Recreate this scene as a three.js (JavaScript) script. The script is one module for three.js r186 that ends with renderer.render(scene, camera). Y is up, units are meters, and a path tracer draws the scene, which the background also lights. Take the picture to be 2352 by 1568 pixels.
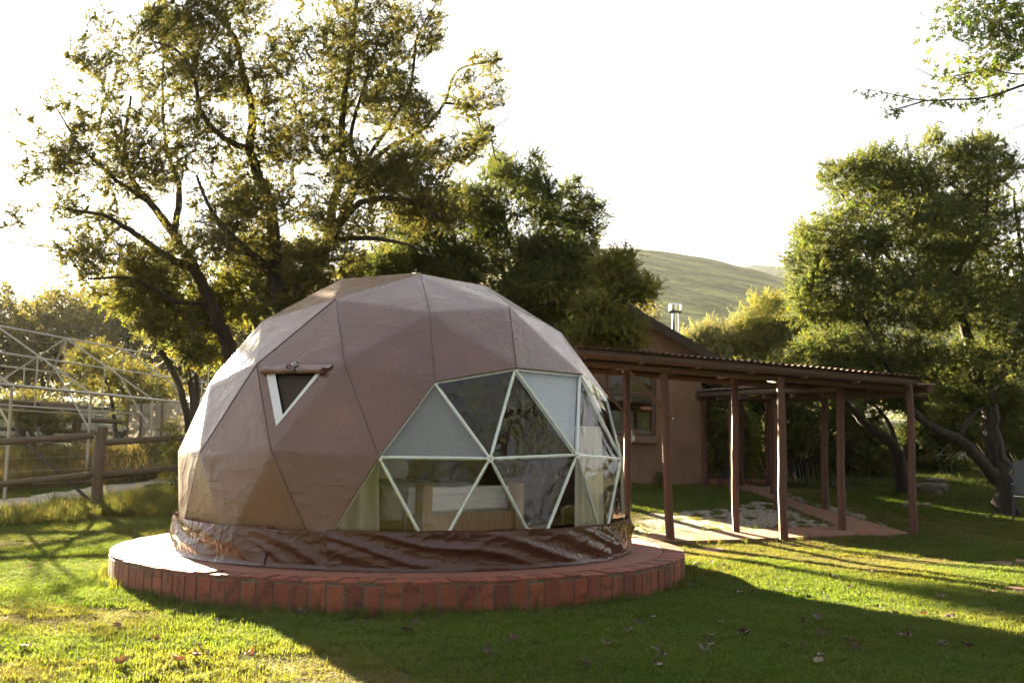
import * as THREE from 'three';
import { mergeGeometries } from 'three/addons/utils/BufferGeometryUtils.js';

// ---------- camera, sky, sun, exposure ----------
const scene = new THREE.Scene();
const camera = new THREE.PerspectiveCamera(37.86, 1024 / 682, 0.05, 6000);
const CAM = new THREE.Vector3(1.1553, 1.3736, 11.2958), PITCH = 0.10487, ROLL = 0.01483;
camera.position.copy(CAM);
camera.rotation.order = 'YXZ';
camera.rotation.set(PITCH, 0, ROLL);
scene.add(camera);

const EL = 12.8 * Math.PI / 180, AZ = -30.5 * Math.PI / 180;
const SUN = new THREE.Vector3(Math.sin(AZ) * Math.cos(EL), Math.sin(EL), -Math.cos(AZ) * Math.cos(EL));
const SKY = 0.043;
{ // hazy bright morning sky: white, brightest round the sun, bluer and dimmer away from it
  const W = 512, Hh = 256, d = new Float32Array(W * Hh * 4), v = new THREE.Vector3();
  for (let j = 0; j < Hh; j++) for (let i = 0; i < W; i++) {
    const lat = ((j + 0.5) / Hh - 0.5) * Math.PI, lon = ((i + 0.5) / W - 0.5) * 2 * Math.PI;
    v.set(Math.cos(lat) * Math.cos(lon), Math.sin(lat), Math.cos(lat) * Math.sin(lon));
    const c = v.dot(SUN), g = Math.acos(Math.min(1, Math.max(-1, c)));
    const up = Math.max(0, v.y);
    const aure = 4.5 * Math.exp(-g / 0.16) + 1.3 * Math.exp(-g / 0.5);
    const hor = 0.30 * Math.exp(-up / 0.25);
    const base = 0.88 + 0.17 * c + hor;
    const zen = Math.min(1, up / 0.9);
    let r = base * (1.0 - 0.30 * zen) + aure * 1.0, gg = base * (1.01 - 0.18 * zen) + aure * 1.0, b = base * (1.06 - 0.02 * zen) + aure * 1.0;
    if (v.y < 0) { const k = Math.max(0.25, 1 + v.y * 3); r *= k; gg *= k; b *= k; }
    const o = (j * W + i) * 4; d[o] = r * SKY; d[o + 1] = gg * SKY; d[o + 2] = b * SKY; d[o + 3] = 1;
  }
  const t = new THREE.DataTexture(d, W, Hh, THREE.RGBAFormat, THREE.FloatType);
  t.mapping = THREE.EquirectangularReflectionMapping; t.magFilter = THREE.LinearFilter; t.needsUpdate = true;
  scene.background = t; scene.environment = t;
}
scene.backgroundIntensity = 1.0; scene.environmentIntensity = 1.0;
const sun = new THREE.DirectionalLight(new THREE.Color().setRGB(1.0, 0.82, 0.52), 5.0);
sun.position.copy(SUN).multiplyScalar(80); sun.target.position.set(0, 0, 0);
sun.castShadow = true; sun.shadow.radius = 1.2; sun.shadow.mapSize.set(4096, 4096);
Object.assign(sun.shadow.camera, { left: -40, right: 40, top: 30, bottom: -30, near: 1, far: 220 });
scene.add(sun, sun.target);
scene.fog = new THREE.FogExp2(new THREE.Color().setRGB(0.96, 0.97, 1.0), 0.00014);
const EXPOSURE = 25.5;

// ---------- helpers ----------
function rng(s) { return () => { s |= 0; s = s + 0x6D2B79F5 | 0; let t = Math.imul(s ^ s >>> 15, 1 | s); t = t + Math.imul(t ^ t >>> 7, 61 | t) ^ t; return ((t ^ t >>> 14) >>> 0) / 4294967296; }; }
const V3 = (x, y, z) => new THREE.Vector3(x, y, z);
const lerp = (a, b, t) => a + (b - a) * t, clamp = (x, a = 0, b = 1) => Math.min(b, Math.max(a, x)), sstep = (a, b, x) => { const t = clamp((x - a) / (b - a)); return t * t * (3 - 2 * t); };
const hash = (x, y, s = 0) => { let h = Math.imul(x | 0, 374761393) + Math.imul(y | 0, 668265263) + Math.imul(s | 0, 974634777) | 0; h = Math.imul(h ^ h >>> 13, 1274126177); return ((h ^ h >>> 16) >>> 0) / 4294967296; };
function vnoise(x, y, s = 0, p = 0) { // value noise, period p if given
  const xi = Math.floor(x), yi = Math.floor(y), fx = x - xi, fy = y - yi, u = fx * fx * (3 - 2 * fx), w = fy * fy * (3 - 2 * fy);
  const m = (k) => p ? ((k % p) + p) % p : k;
  return lerp(lerp(hash(m(xi), m(yi), s), hash(m(xi + 1), m(yi), s), u), lerp(hash(m(xi), m(yi + 1), s), hash(m(xi + 1), m(yi + 1), s), u), w);
}
function fbm(x, y, s = 0, o = 4, p = 0) { let a = 0.5, r = 0, n = 0; for (let k = 0; k < o; k++) { r += a * vnoise(x, y, s + k * 17, p); n += a; a *= 0.5; x *= 2; y *= 2; p *= 2; } return r / n; }
// view pixel of a 2352 x 1568 frame -> direction, point at a distance along the view axis, point on the terrain
const F = 2286.6;
function dirOf(vx, vy) {
  let x = (vx - 1176) / F, y = -(vy - 784) / F; const cr = Math.cos(ROLL), sr = Math.sin(ROLL);
  [x, y] = [x * cr - y * sr, x * sr + y * cr];
  const c = Math.cos(PITCH), s = Math.sin(PITCH);
  return V3(x, y * c + s, y * s - c);
}
const at = (vx, vy, depth) => { const d = dirOf(vx, vy); return d.multiplyScalar(depth / -d.z).add(CAM); };
const atY = (vx, vy, Y) => { const d = dirOf(vx, vy); return d.multiplyScalar((Y - CAM.y) / d.y).add(CAM); };
function H(x, z) { // terrain: level lawn that rises gently behind the tent
  const t = Math.max(0, -z - 3), q = Math.min(t, 13);
  let h = 0.05 * q + 0.004 * q * q + Math.max(0, t - 13) * 0.07;
  const d = Math.hypot(x, z);
  h += (fbm(x * 0.35 + 7, z * 0.35 + 3, 5, 2) - 0.5) * 0.09 * sstep(3.0, 6, d);
  return h;
}
function gp(vx, vy) { const d = dirOf(vx, vy).normalize(); let a = 2, b = 2; while (b < 400) { const p = d.clone().multiplyScalar(b).add(CAM); if (p.y < H(p.x, p.z)) break; a = b; b += 0.3; } for (let k = 0; k < 30; k++) { const m = (a + b) / 2, p = d.clone().multiplyScalar(m).add(CAM); if (p.y < H(p.x, p.z)) b = m; else a = m; } const p = d.multiplyScalar(b).add(CAM); p.y = H(p.x, p.z); return p; }
const used = new Map();
function numbered(n) { const k = used.get(n) || 0; used.set(n, k + 1); return k ? n + '_' + String(k).padStart(3, '0') : n; }
function tag(o, label, category, group, kind) { o.userData.label = label; if (category) o.userData.category = category; if (group) o.userData.group = group; if (kind) o.userData.kind = kind; return o; }
function thing(name, label, category, p = [0, 0, 0], group) { const o = new THREE.Group(); o.name = numbered(name); o.position.set(...(p.isVector3 ? p.toArray() : p)); scene.add(o); return tag(o, label, category, group); }
function mesh(name, geo, mat, parent) { const m = new THREE.Mesh(geo, mat); m.castShadow = m.receiveShadow = true; if (!parent) { m.name = numbered(name); scene.add(m); } else { m.name = name; parent.add(m); } return m; }
// geometry given in world coordinates, put under a group that stands at some point
function wmesh(name, geo, mat, parent) { let o = V3(0, 0, 0); for (let p = parent; p; p = p.parent) o.add(p.position); geo.translate(-o.x, -o.y, -o.z); return mesh(name, geo, mat, parent); }
function flat(geo) { const g = geo.index ? geo.toNonIndexed() : geo; g.computeVertexNormals(); return g; }
function boxUV(geo, ou = 0, ov = 0) { // uv in metres by the dominant axis
  const p = geo.attributes.position, n = geo.attributes.normal, uv = new Float32Array(p.count * 2);
  for (let i = 0; i < p.count; i++) {
    const ax = Math.abs(n.getX(i)), ay = Math.abs(n.getY(i)), az = Math.abs(n.getZ(i)), x = p.getX(i), y = p.getY(i), z = p.getZ(i);
    let u, v; if (ax >= ay && ax >= az) { u = z; v = y; } else if (ay >= az) { u = x; v = z; } else { u = x; v = y; }
    uv[2 * i] = u + ou; uv[2 * i + 1] = v + ov;
  }
  geo.setAttribute('uv', new THREE.BufferAttribute(uv, 2)); return geo;
}
function merge(list) { const l = list.map((g) => { const k = g.index ? g.toNonIndexed() : g; for (const a of Object.keys(k.attributes)) if (!['position', 'normal', 'uv'].includes(a)) k.deleteAttribute(a); return k; }); return mergeGeometries(l, false); }
function buf(pos, uv, idx, smooth = true) { let g = new THREE.BufferGeometry(); g.setAttribute('position', new THREE.Float32BufferAttribute(pos, 3)); if (uv) g.setAttribute('uv', new THREE.Float32BufferAttribute(uv, 2)); g.setIndex(idx); if (!smooth) g = g.toNonIndexed(); g.computeVertexNormals(); return g; }
// box with chamfered edges, centred
function cbox(w, h, d, c = 0.006) {
  const s = new THREE.Shape(), x = w / 2 - c, y = h / 2 - c; s.moveTo(-x, -y); s.lineTo(x, -y); s.lineTo(x, y); s.lineTo(-x, y);
  const g = new THREE.ExtrudeGeometry(s, { depth: d - 2 * c, bevelEnabled: true, bevelThickness: c, bevelSize: c, bevelSegments: 1, steps: 1 });
  g.translate(0, 0, -d / 2 + c); return boxUV(flat(g));
}
// tube through points with a radius at each; uv in metres
function tube(pts, rad, sides = 8, o = {}) {
  const n = pts.length, R = (i) => Array.isArray(rad) ? rad[i] : rad, pos = [], uv = [], idx = [];
  let T = pts[1].clone().sub(pts[0]).normalize(), N = Math.abs(T.y) < 0.9 ? V3(0, 1, 0) : V3(1, 0, 0); N.sub(T.clone().multiplyScalar(N.dot(T))).normalize();
  let len = 0; const rnd = rng(o.seed ?? 1), sx = rnd() * 50;
  for (let i = 0; i < n; i++) {
    const t = (i < n - 1 ? pts[i + 1] : pts[i]).clone().sub(i > 0 ? pts[i - 1] : pts[i]).normalize();
    N.sub(t.clone().multiplyScalar(N.dot(t))).normalize(); const B = t.clone().cross(N);
    if (i) len += pts[i].distanceTo(pts[i - 1]);
    for (let k = 0; k <= sides; k++) {
      const a = k / sides * Math.PI * 2; let r = R(i);
      if (o.bump) r *= 1 + o.bump * (vnoise((k % sides) * 1.3 + sx, len * (o.freq ?? 3), 3, 0) - 0.5) * 2;
      pos.push(pts[i].x + (N.x * Math.cos(a) + B.x * Math.sin(a)) * r, pts[i].y + (N.y * Math.cos(a) + B.y * Math.sin(a)) * r, pts[i].z + (N.z * Math.cos(a) + B.z * Math.sin(a)) * r);
      uv.push(k / sides * 2 * Math.PI * R(0), len + sx);
    }
  }
  const w = sides + 1;
  for (let i = 0; i < n - 1; i++) for (let k = 0; k < sides; k++) { const a = i * w + k, b = a + w; idx.push(a, b, a + 1, b, b + 1, a + 1); }
  if (o.caps) for (const [i, fl] of [[0, 0], [n - 1, 1]]) { const c = pos.length / 3; pos.push(pts[i].x, pts[i].y, pts[i].z); uv.push(0, sx); const r0 = c + 1; for (let k = 0; k < sides; k++) { const q = (i * w + k) * 3; pos.push(pos[q], pos[q + 1], pos[q + 2]); uv.push(Math.cos(k / sides * 6.283) * R(i), sx + Math.sin(k / sides * 6.283) * R(i)); } for (let k = 0; k < sides; k++) { const a = r0 + k, b = r0 + (k + 1) % sides; fl ? idx.push(c, a, b) : idx.push(c, b, a); } }
  return buf(pos, uv, idx);
}
const rod = (a, b, r, sides = 8) => tube([a, b], r, sides, { caps: true });
function spline(pts, n) { const c = new THREE.CatmullRomCurve3(pts, false, 'centripetal'); return c.getPoints(n); }
function log(a, b, r0, r1, seed, sides = 12, seg = 8) { // a rough round pole
  const q = rng(seed), pts = [], rr = [], ph = q() * 6, am = 0.25 * r0; for (let i = 0; i <= seg; i++) { const t = i / seg, p = a.clone().lerp(b, t); const w = Math.sin(t * Math.PI); p.x += am * w * Math.sin(ph + t * 4) + (q() - 0.5) * 0.008; p.z += am * w * Math.cos(ph * 1.7 + t * 3); pts.push(p); rr.push(lerp(r0, r1, t) * (0.96 + q() * 0.08)); }
  return tube(pts, rr, sides, { caps: true, bump: 0.035, freq: 5, seed });
}
// ---------- textures ----------
function tex(n, fn, srgb = false, m = n) { const d = new Uint8Array(n * m * 4); for (let j = 0; j < m; j++) for (let i = 0; i < n; i++) { const c = fn(i / n, j / m), o = (j * n + i) * 4; const [r, g, b] = Array.isArray(c) ? c : [c, c, c]; d[o] = clamp(r) * 255; d[o + 1] = clamp(g) * 255; d[o + 2] = clamp(b) * 255; d[o + 3] = 255; } const t = new THREE.DataTexture(d, n, m); t.wrapS = t.wrapT = THREE.RepeatWrapping; t.magFilter = THREE.LinearFilter; t.minFilter = THREE.LinearMipmapLinearFilter; t.generateMipmaps = true; if (srgb) t.colorSpace = THREE.SRGBColorSpace; t.needsUpdate = true; return t; }
const rep = (t, x, y = x) => { const c = t.clone(); c.repeat.set(x, y); c.needsUpdate = true; return c; };
const TN = {
  mottle: tex(256, (u, v) => 0.62 + 0.38 * fbm(u * 6, v * 6, 1, 5, 6)),
  grit: tex(256, (u, v) => fbm(u * 24, v * 24, 9, 4, 24)),
  bark: tex(256, (u, v) => { const w = fbm(u * 5, v * 3, 2, 3, 0) * 0; const r = Math.abs(vnoise(u * 14 + w, v * 5, 4, 0) - 0.5) * 2; return clamp(0.25 + 0.75 * Math.pow(fbm(u * 16, v * 4, 12, 4, 0), 1.2) * (0.5 + r)); }),
  wood: tex(256, (u, v) => { const g = fbm(u * 28, v * 2.0, 21, 4, 0); return 0.55 + 0.45 * g - (fbm(u * 60, v * 3, 31, 2) > 0.72 ? 0.2 : 0); }),
  weave: tex(128, (u, v) => 0.5 + 0.22 * Math.sin(u * 6.283 * 32) * Math.sin(v * 6.283 * 32) + 0.5 * (hash(u * 128, v * 128, 4) - 0.5)),
  wrinkle: tex(512, (u, v) => { const q = fbm(u * 3, v * 3, 41, 3, 3) * 2.2; const a = 1 - Math.abs(2 * fbm(u * 4 + q, v * 9, 43, 3, 0) - 1), b = 1 - Math.abs(2 * fbm(u * 9, v * 5 + q, 47, 3, 0) - 1); return Math.pow(a, 5) * 0.6 + Math.pow(b, 6) * 0.5; }),
  plaster: tex(256, (u, v) => 0.5 * fbm(u * 40, v * 40, 51, 3, 40) + 0.5 * fbm(u * 5, v * 5, 52, 3, 5)),
  efflo: tex(256, (u, v) => { const m = fbm(u * 5, v * 3, 61, 4, 0), s = fbm(u * 14, v * 40, 63, 2); const k = sstep(0.60, 0.74, m * 0.75 + s * 0.25), dk = sstep(0.58, 0.7, fbm(u * 4, v * 4, 67, 4)); const t = 0.72 + 0.28 * fbm(u * 9, v * 9, 65, 3); return [lerp(t * (1 - 0.45 * dk), 1.0, k), lerp(t * (1 - 0.5 * dk), 0.97, k), lerp(t * (1 - 0.5 * dk), 0.95, k)]; }),
  hill: tex(512, (u, v) => { const a = fbm(u * 8, v * 40, 71, 4, 8), b = fbm(u * 5, v * 6, 73, 4, 5), s = fbm(u * 60, v * 60, 75, 3, 60); const k = clamp((0.5 * a + 0.5 * b - 0.5) * 2.6 + 0.42 + 0.9 * (s - 0.5)); return [lerp(0.26, 0.55, k), lerp(0.26, 0.56, k), lerp(0.13, 0.32, k)]; }, true),
  soil: tex(256, (u, v) => { const k = fbm(u * 10, v * 10, 81, 5, 10), s = fbm(u * 50, v * 50, 83, 2, 50); return [0.11 + 0.17 * k + 0.08 * s, 0.12 + 0.16 * k + 0.07 * s, 0.05 + 0.07 * k]; }, true),
};
TN.weave.magFilter = THREE.LinearFilter;
const C = (r, g, b) => new THREE.Color().setRGB(r, g, b);
const std = (o) => new THREE.MeshStandardMaterial(o), phy = (o) => new THREE.MeshPhysicalMaterial(o);
const leafMat = (name, tr = 0.5) => phy({ name, color: C(1, 1, 1), roughness: 0.95, transmission: tr, thickness: 0, side: THREE.DoubleSide, specularIntensity: 0.2 });
const M = {
  soil: std({ map: rep(TN.soil, 0.6), roughness: 1, bumpMap: rep(TN.grit, 1.5), bumpScale: 0.03 }),
  bark: std({ color: C(0.0527, 0.0403, 0.031), map: rep(TN.bark, 1.6, 1.0), bumpMap: rep(TN.bark, 1.6, 1.0), bumpScale: 0.045, roughness: 0.95 }),
  twig: std({ color: C(0.048, 0.036, 0.027), roughness: 0.9 }),
  canvas: phy({ color: C(0.125, 0.054, 0.031), map: rep(TN.mottle, 0.55), roughness: 0.36, roughnessMap: rep(TN.mottle, 0.9), ior: 1.62, sheen: 0.12, sheenColor: C(0.5, 0.48, 0.5), sheenRoughness: 0.5, bumpMap: rep(TN.wrinkle, 0.5), bumpScale: 0.004, specularIntensity: 0.9, side: THREE.DoubleSide }),
  skirt: phy({ color: C(0.062, 0.024, 0.016), ior: 1.45, roughness: 0.2, bumpMap: rep(TN.wrinkle, 0.9), bumpScale: 0.008, side: THREE.DoubleSide }),
  seam: std({ color: C(0.035, 0.02, 0.015), roughness: 0.7 }),
  pvc: phy({ color: C(0.93, 0.94, 0.92), transmission: 1, thickness: 0, roughness: 0.02, ior: 1.52, bumpMap: rep(TN.wrinkle, 0.45), bumpScale: 0.002, side: THREE.DoubleSide }),
  skyReflectDim: std({ color: C(0.17, 0.175, 0.185), roughness: 0.9, side: THREE.DoubleSide, bumpMap: rep(TN.wrinkle, 0.8), bumpScale: 0.004 }),  // dim grey of reflected sky put into the colour
  skyReflect: std({ color: C(0.33, 0.37, 0.42), roughness: 0.9, side: THREE.DoubleSide, bumpMap: rep(TN.wrinkle, 0.8), bumpScale: 0.006 }),  // pale blue of reflected sky put into the colour
  steel: std({ color: C(0.621, 0.6727, 0.6555), roughness: 0.42, metalness: 0.25 }),
  bolt: std({ color: C(0.5, 0.5, 0.5), roughness: 0.3, metalness: 1 }),
  white: std({ color: C(0.525, 0.525, 0.555), roughness: 0.7 }),
  mortar: std({ color: C(0.144, 0.129, 0.102), map: rep(TN.mottle, 4), roughness: 1, bumpMap: rep(TN.grit, 6), bumpScale: 0.008 }),
  screed: std({ color: C(0.234, 0.0897, 0.0546), map: rep(TN.mottle, 0.9), roughness: 0.75, bumpMap: rep(TN.grit, 3), bumpScale: 0.004 }),
  path: std({ color: C(0.2232, 0.1023, 0.062), map: rep(TN.mottle, 0.7), roughness: 0.85, bumpMap: rep(TN.grit, 2.5), bumpScale: 0.01 }),
  post: std({ color: C(0.085, 0.029, 0.016), map: rep(TN.wood, 2.2, 0.5), roughness: 0.62, bumpMap: rep(TN.wood, 2.2, 0.5), bumpScale: 0.02 }),
  beam: std({ color: C(0.0825, 0.044, 0.02475), map: rep(TN.wood, 2.2, 0.5), roughness: 0.8, bumpMap: rep(TN.wood, 2.2, 0.5), bumpScale: 0.02 }),
  roof: std({ color: C(0.132, 0.072, 0.057), map: rep(TN.mottle, 1), roughness: 0.5, metalness: 0.2, side: THREE.DoubleSide }),
  plaster: std({ color: C(0.205, 0.13, 0.093), map: rep(TN.mottle, 0.5), roughness: 0.95, bumpMap: rep(TN.plaster, 1), bumpScale: 0.015 }),
  timber: std({ color: C(0.084, 0.042, 0.03), map: rep(TN.wood, 3, 0.6), roughness: 0.6 }),
  darkTimber: std({ color: C(0.03, 0.0192, 0.015), map: rep(TN.wood, 3, 0.6), roughness: 0.7 }),
  glass: phy({ color: C(0.85, 0.88, 0.86), transmission: 1, thickness: 0, roughness: 0.0, ior: 1.52 }),
  chrome: std({ color: C(0.75, 0.75, 0.75), roughness: 0.16, metalness: 1 }),
  pipe: std({ color: C(0.276, 0.27, 0.252), roughness: 0.45, metalness: 0.5 }),
  rail: std({ color: C(0.12, 0.09, 0.06), map: rep(TN.wood, 1.5, 0.4), roughness: 0.9, bumpMap: rep(TN.bark, 1.5, 0.7), bumpScale: 0.02 }),
  pine: std({ color: C(0.5, 0.32, 0.17), map: rep(TN.wood, 2.5, 0.7), roughness: 0.6 }),
  linen: std({ color: C(0.8, 0.79, 0.82), roughness: 0.95, bumpMap: rep(TN.wrinkle, 1.0), bumpScale: 0.008, side: THREE.DoubleSide }),
  curtain: phy({ color: C(0.55, 0.52, 0.44), roughness: 0.95, transmission: 0.2, thickness: 0, side: THREE.DoubleSide, bumpMap: rep(TN.weave, 3), bumpScale: 0.002 }),
  sand: std({ color: C(0.275, 0.231, 0.187), map: rep(TN.mottle, 1.2), roughness: 1, bumpMap: rep(TN.grit, 1.6), bumpScale: 0.035 }),
  hill: std({ map: rep(TN.hill, 1, 1), roughness: 1 }),
  stone: std({ color: C(0.132, 0.114, 0.078), map: rep(TN.mottle, 2), roughness: 0.95, bumpMap: rep(TN.grit, 2), bumpScale: 0.03 }),
  deadLeaf: phy({ color: C(0.066, 0.03, 0.0132), roughness: 0.9, transmission: 0.35, thickness: 0, side: THREE.DoubleSide }),
  paleLeaf: phy({ color: C(0.2, 0.17, 0.09), roughness: 0.9, transmission: 0.3, thickness: 0, side: THREE.DoubleSide }),
  grass: leafMat('grass', 0.55), leaf: leafMat('leaf', 0.5), oak: phy({ color: C(0.085, 0.105, 0.018), roughness: 0.95, transmission: 0.5, thickness: 0, side: THREE.DoubleSide, specularIntensity: 0.5 }),
};
const BR = [[0.229, 0.055, 0.0231], [0.186, 0.0433, 0.0214], [0.262, 0.0709, 0.0291], [0.152, 0.0332, 0.0184], [0.236, 0.0614, 0.0308], [0.203, 0.0472, 0.0214]].map(([r, g, b], i) => std({ color: C(r, g, b), map: rep(TN.efflo, 1.1 + 0.25 * i, 1.3), roughness: 0.62, bumpMap: rep(TN.grit, 5), bumpScale: 0.006 }));
// ---------- ground ----------
{
  const xs = [], zs = [], push = (arr, a, b, n) => { for (let i = 0; i < n; i++) arr.push(lerp(a, b, i / n)); };
  push(xs, -300, -60, 12); push(xs, -60, -14, 20); push(xs, -14, 14, 112); push(xs, 14, 60, 20); push(xs, 60, 300, 12); xs.push(300);
  push(zs, -120, -40, 10); push(zs, -40, -16, 24); push(zs, -16, 14, 120); push(zs, 14, 60, 12); push(zs, 60, 120, 6); zs.push(120);
  const pos = [], uv = [], idx = [], w = xs.length; for (const z of zs) for (const x of xs) { pos.push(x, H(x, z) - 0.012, z); uv.push(x, z); }
  for (let j = 0; j < zs.length - 1; j++) for (let i = 0; i < w - 1; i++) { const a = j * w + i, b = a + w; idx.push(a, b, a + 1, b, b + 1, a + 1); }
  tag(mesh('ground', buf(pos, uv, idx), M.soil), 'dark soil of the garden under the short lawn', 'ground', null, 'structure');
}
// a sheet that lies on the terrain, outline given as view pixels, edges roughened
function sheet(name, outline, mat, lift, label, cat, step = 0.12, rough = 0.06, thick = 0) {
  const poly = outline.map((p) => p.isVector3 ? p : gp(...p)), rnd = rng(outline.length * 7), out = [];
  for (let i = 0; i < poly.length; i++) { const a = poly[i], b = poly[(i + 1) % poly.length], n = Math.max(1, Math.round(a.distanceTo(b) / 0.15)); for (let k = 0; k < n; k++) { const p = a.clone().lerp(b, k / n); out.push(new THREE.Vector2(p.x + (rnd() - 0.5) * rough, p.z + (rnd() - 0.5) * rough)); } }
  const tri = THREE.ShapeUtils.triangulateShape(out, []); let g = new THREE.BufferGeometry(); const pos = out.flatMap((p) => [p.x, 0, p.y]); g.setAttribute('position', new THREE.Float32BufferAttribute(pos, 3)); g.setIndex(tri.flat()); g = g.toNonIndexed();
  // subdivide long triangles so that the sheet follows the ground
  let P = Array.from(g.attributes.position.array); for (let it = 0; it < 7; it++) { const Q = []; let ch = false; for (let i = 0; i < P.length; i += 9) { const A = [P[i], P[i + 2]], B = [P[i + 3], P[i + 5]], D = [P[i + 6], P[i + 8]], l = (a, b) => Math.hypot(a[0] - b[0], a[1] - b[1]); const e = [[l(A, B), A, B, D], [l(B, D), B, D, A], [l(D, A), D, A, B]].sort((p, q) => q[0] - p[0])[0]; if (e[0] > 0.5) { ch = true; const [, a, b, c] = e, m = [(a[0] + b[0]) / 2, (a[1] + b[1]) / 2]; Q.push(a[0], 0, a[1], m[0], 0, m[1], c[0], 0, c[1], m[0], 0, m[1], b[0], 0, b[1], c[0], 0, c[1]); } else Q.push(A[0], 0, A[1], B[0], 0, B[1], D[0], 0, D[1]); } P = Q; if (!ch) break; }
  const uv = []; for (let i = 0; i < P.length; i += 3) { P[i + 1] = H(P[i], P[i + 2]) + lift; uv.push(P[i], P[i + 2]); }
  for (let i = 0; i < P.length; i += 9) { const nx = (P[i + 5] - P[i + 2]) * (P[i + 6] - P[i]) - (P[i + 3] - P[i]) * (P[i + 8] - P[i + 2]); if (nx < 0) { for (let k = 0; k < 3; k++) { const t = P[i + 3 + k]; P[i + 3 + k] = P[i + 6 + k]; P[i + 6 + k] = t; } const j = i / 3 * 2; for (let k = 0; k < 2; k++) { const t = uv[j + 2 + k]; uv[j + 2 + k] = uv[j + 4 + k]; uv[j + 4 + k] = t; } } }
  if (thick) { for (let i = 0; i < out.length; i++) { const a = out[i], b = out[(i + 1) % out.length], ya = H(a.x, a.y) + lift, yb = H(b.x, b.y) + lift; P.push(a.x, ya, a.y, b.x, yb, b.y, a.x, ya - thick, a.y, b.x, yb, b.y, b.x, yb - thick, b.y, a.x, ya - thick, a.y); for (let k = 0; k < 6; k++) uv.push(k * 0.1, 0); } }
  g = new THREE.BufferGeometry(); g.setAttribute('position', new THREE.Float32BufferAttribute(P, 3)); g.setAttribute('uv', new THREE.Float32BufferAttribute(uv, 2)); g.computeVertexNormals();
  const m = mesh(name, g, mat.clone()); m.material.side = THREE.DoubleSide; tag(m, label, cat, null, 'structure');
  return { m, poly: out };
}
const inPoly = (poly, x, y) => { let c = false; for (let i = 0, j = poly.length - 1; i < poly.length; j = i++) { const a = poly[i], b = poly[j]; if ((a.y > y) !== (b.y > y) && x < (b.x - a.x) * (y - a.y) / (b.y - a.y) + a.x) c = !c; } return c; };
const pathSheet = sheet('path', [[1440, 1234], [1560, 1225], [1700, 1222], [1850, 1215], [1925, 1213], [1900, 1200], [1840, 1178], [1780, 1152], [1710, 1128], [1660, 1116], [1625, 1114], [1722, 1114], [1770, 1130], [1840, 1158], [1920, 1180], [2010, 1206], [2060, 1220], [2092, 1230], [2060, 1233], [1950, 1234], [1800, 1240], [1650, 1245], [1530, 1248]], M.path, 0.035, 'red screeded footpath under the covered walkway, bent towards the house steps', 'path', 0.1, 0.03, 0.06);
const sandSheet = sheet('sand_patch', [[1435, 1208], [1445, 1180], [1560, 1175], [1660, 1165], [1740, 1150], [1800, 1160], [1880, 1195], [1915, 1209], [1850, 1212], [1700, 1219], [1560, 1223], [1435, 1231]], M.sand, 0.004, 'bare pinkish sand with thin grass beside the red path', 'ground', 0.1, 0.16);
const gravelSheet = sheet('gravel_strip', [[1728, 1117], [1760, 1125], [1840, 1152], [1925, 1176], [2010, 1200], [2050, 1216], [2070, 1218], [1990, 1185], [1930, 1168], [1850, 1146], [1770, 1118]], M.sand, 0.006, 'narrow strip of pale gravel along the outer edge of the red path', 'ground', 0.1, 0.1);
const trackSheet = sheet('sand_track', [[-120, 1165], [0, 1172], [100, 1164], [230, 1142], [395, 1112], [480, 1098], [480, 1082], [395, 1091], [230, 1115], [100, 1135], [0, 1148], [-120, 1152]], M.sand, 0.006, 'pale sandy track beyond the rail fence', 'path', 0.1, 0.2);
trackSheet.m.material.color.setRGB(0.40, 0.36, 0.30);

const soilSheets = [[[2225, 1352], [2290, 1346], [2352, 1349], [2420, 1358], [2340, 1371], [2250, 1367]], [[2250, 1290], [2330, 1284], [2420, 1292], [2330, 1301]], [[1595, 1262], [1660, 1255], [1700, 1262], [1640, 1270]]].map((o, i) => sheet('soil_patch', o, M.path, 0.004, ['bare reddish earth in the lawn near the lower edge of the long sunlit band', 'bare reddish earth in the lawn at the upper edge of the long sunlit band', 'bare reddish earth in the lawn just beside the platform rim'][i], 'ground', 0.1, 0.12));
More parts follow.
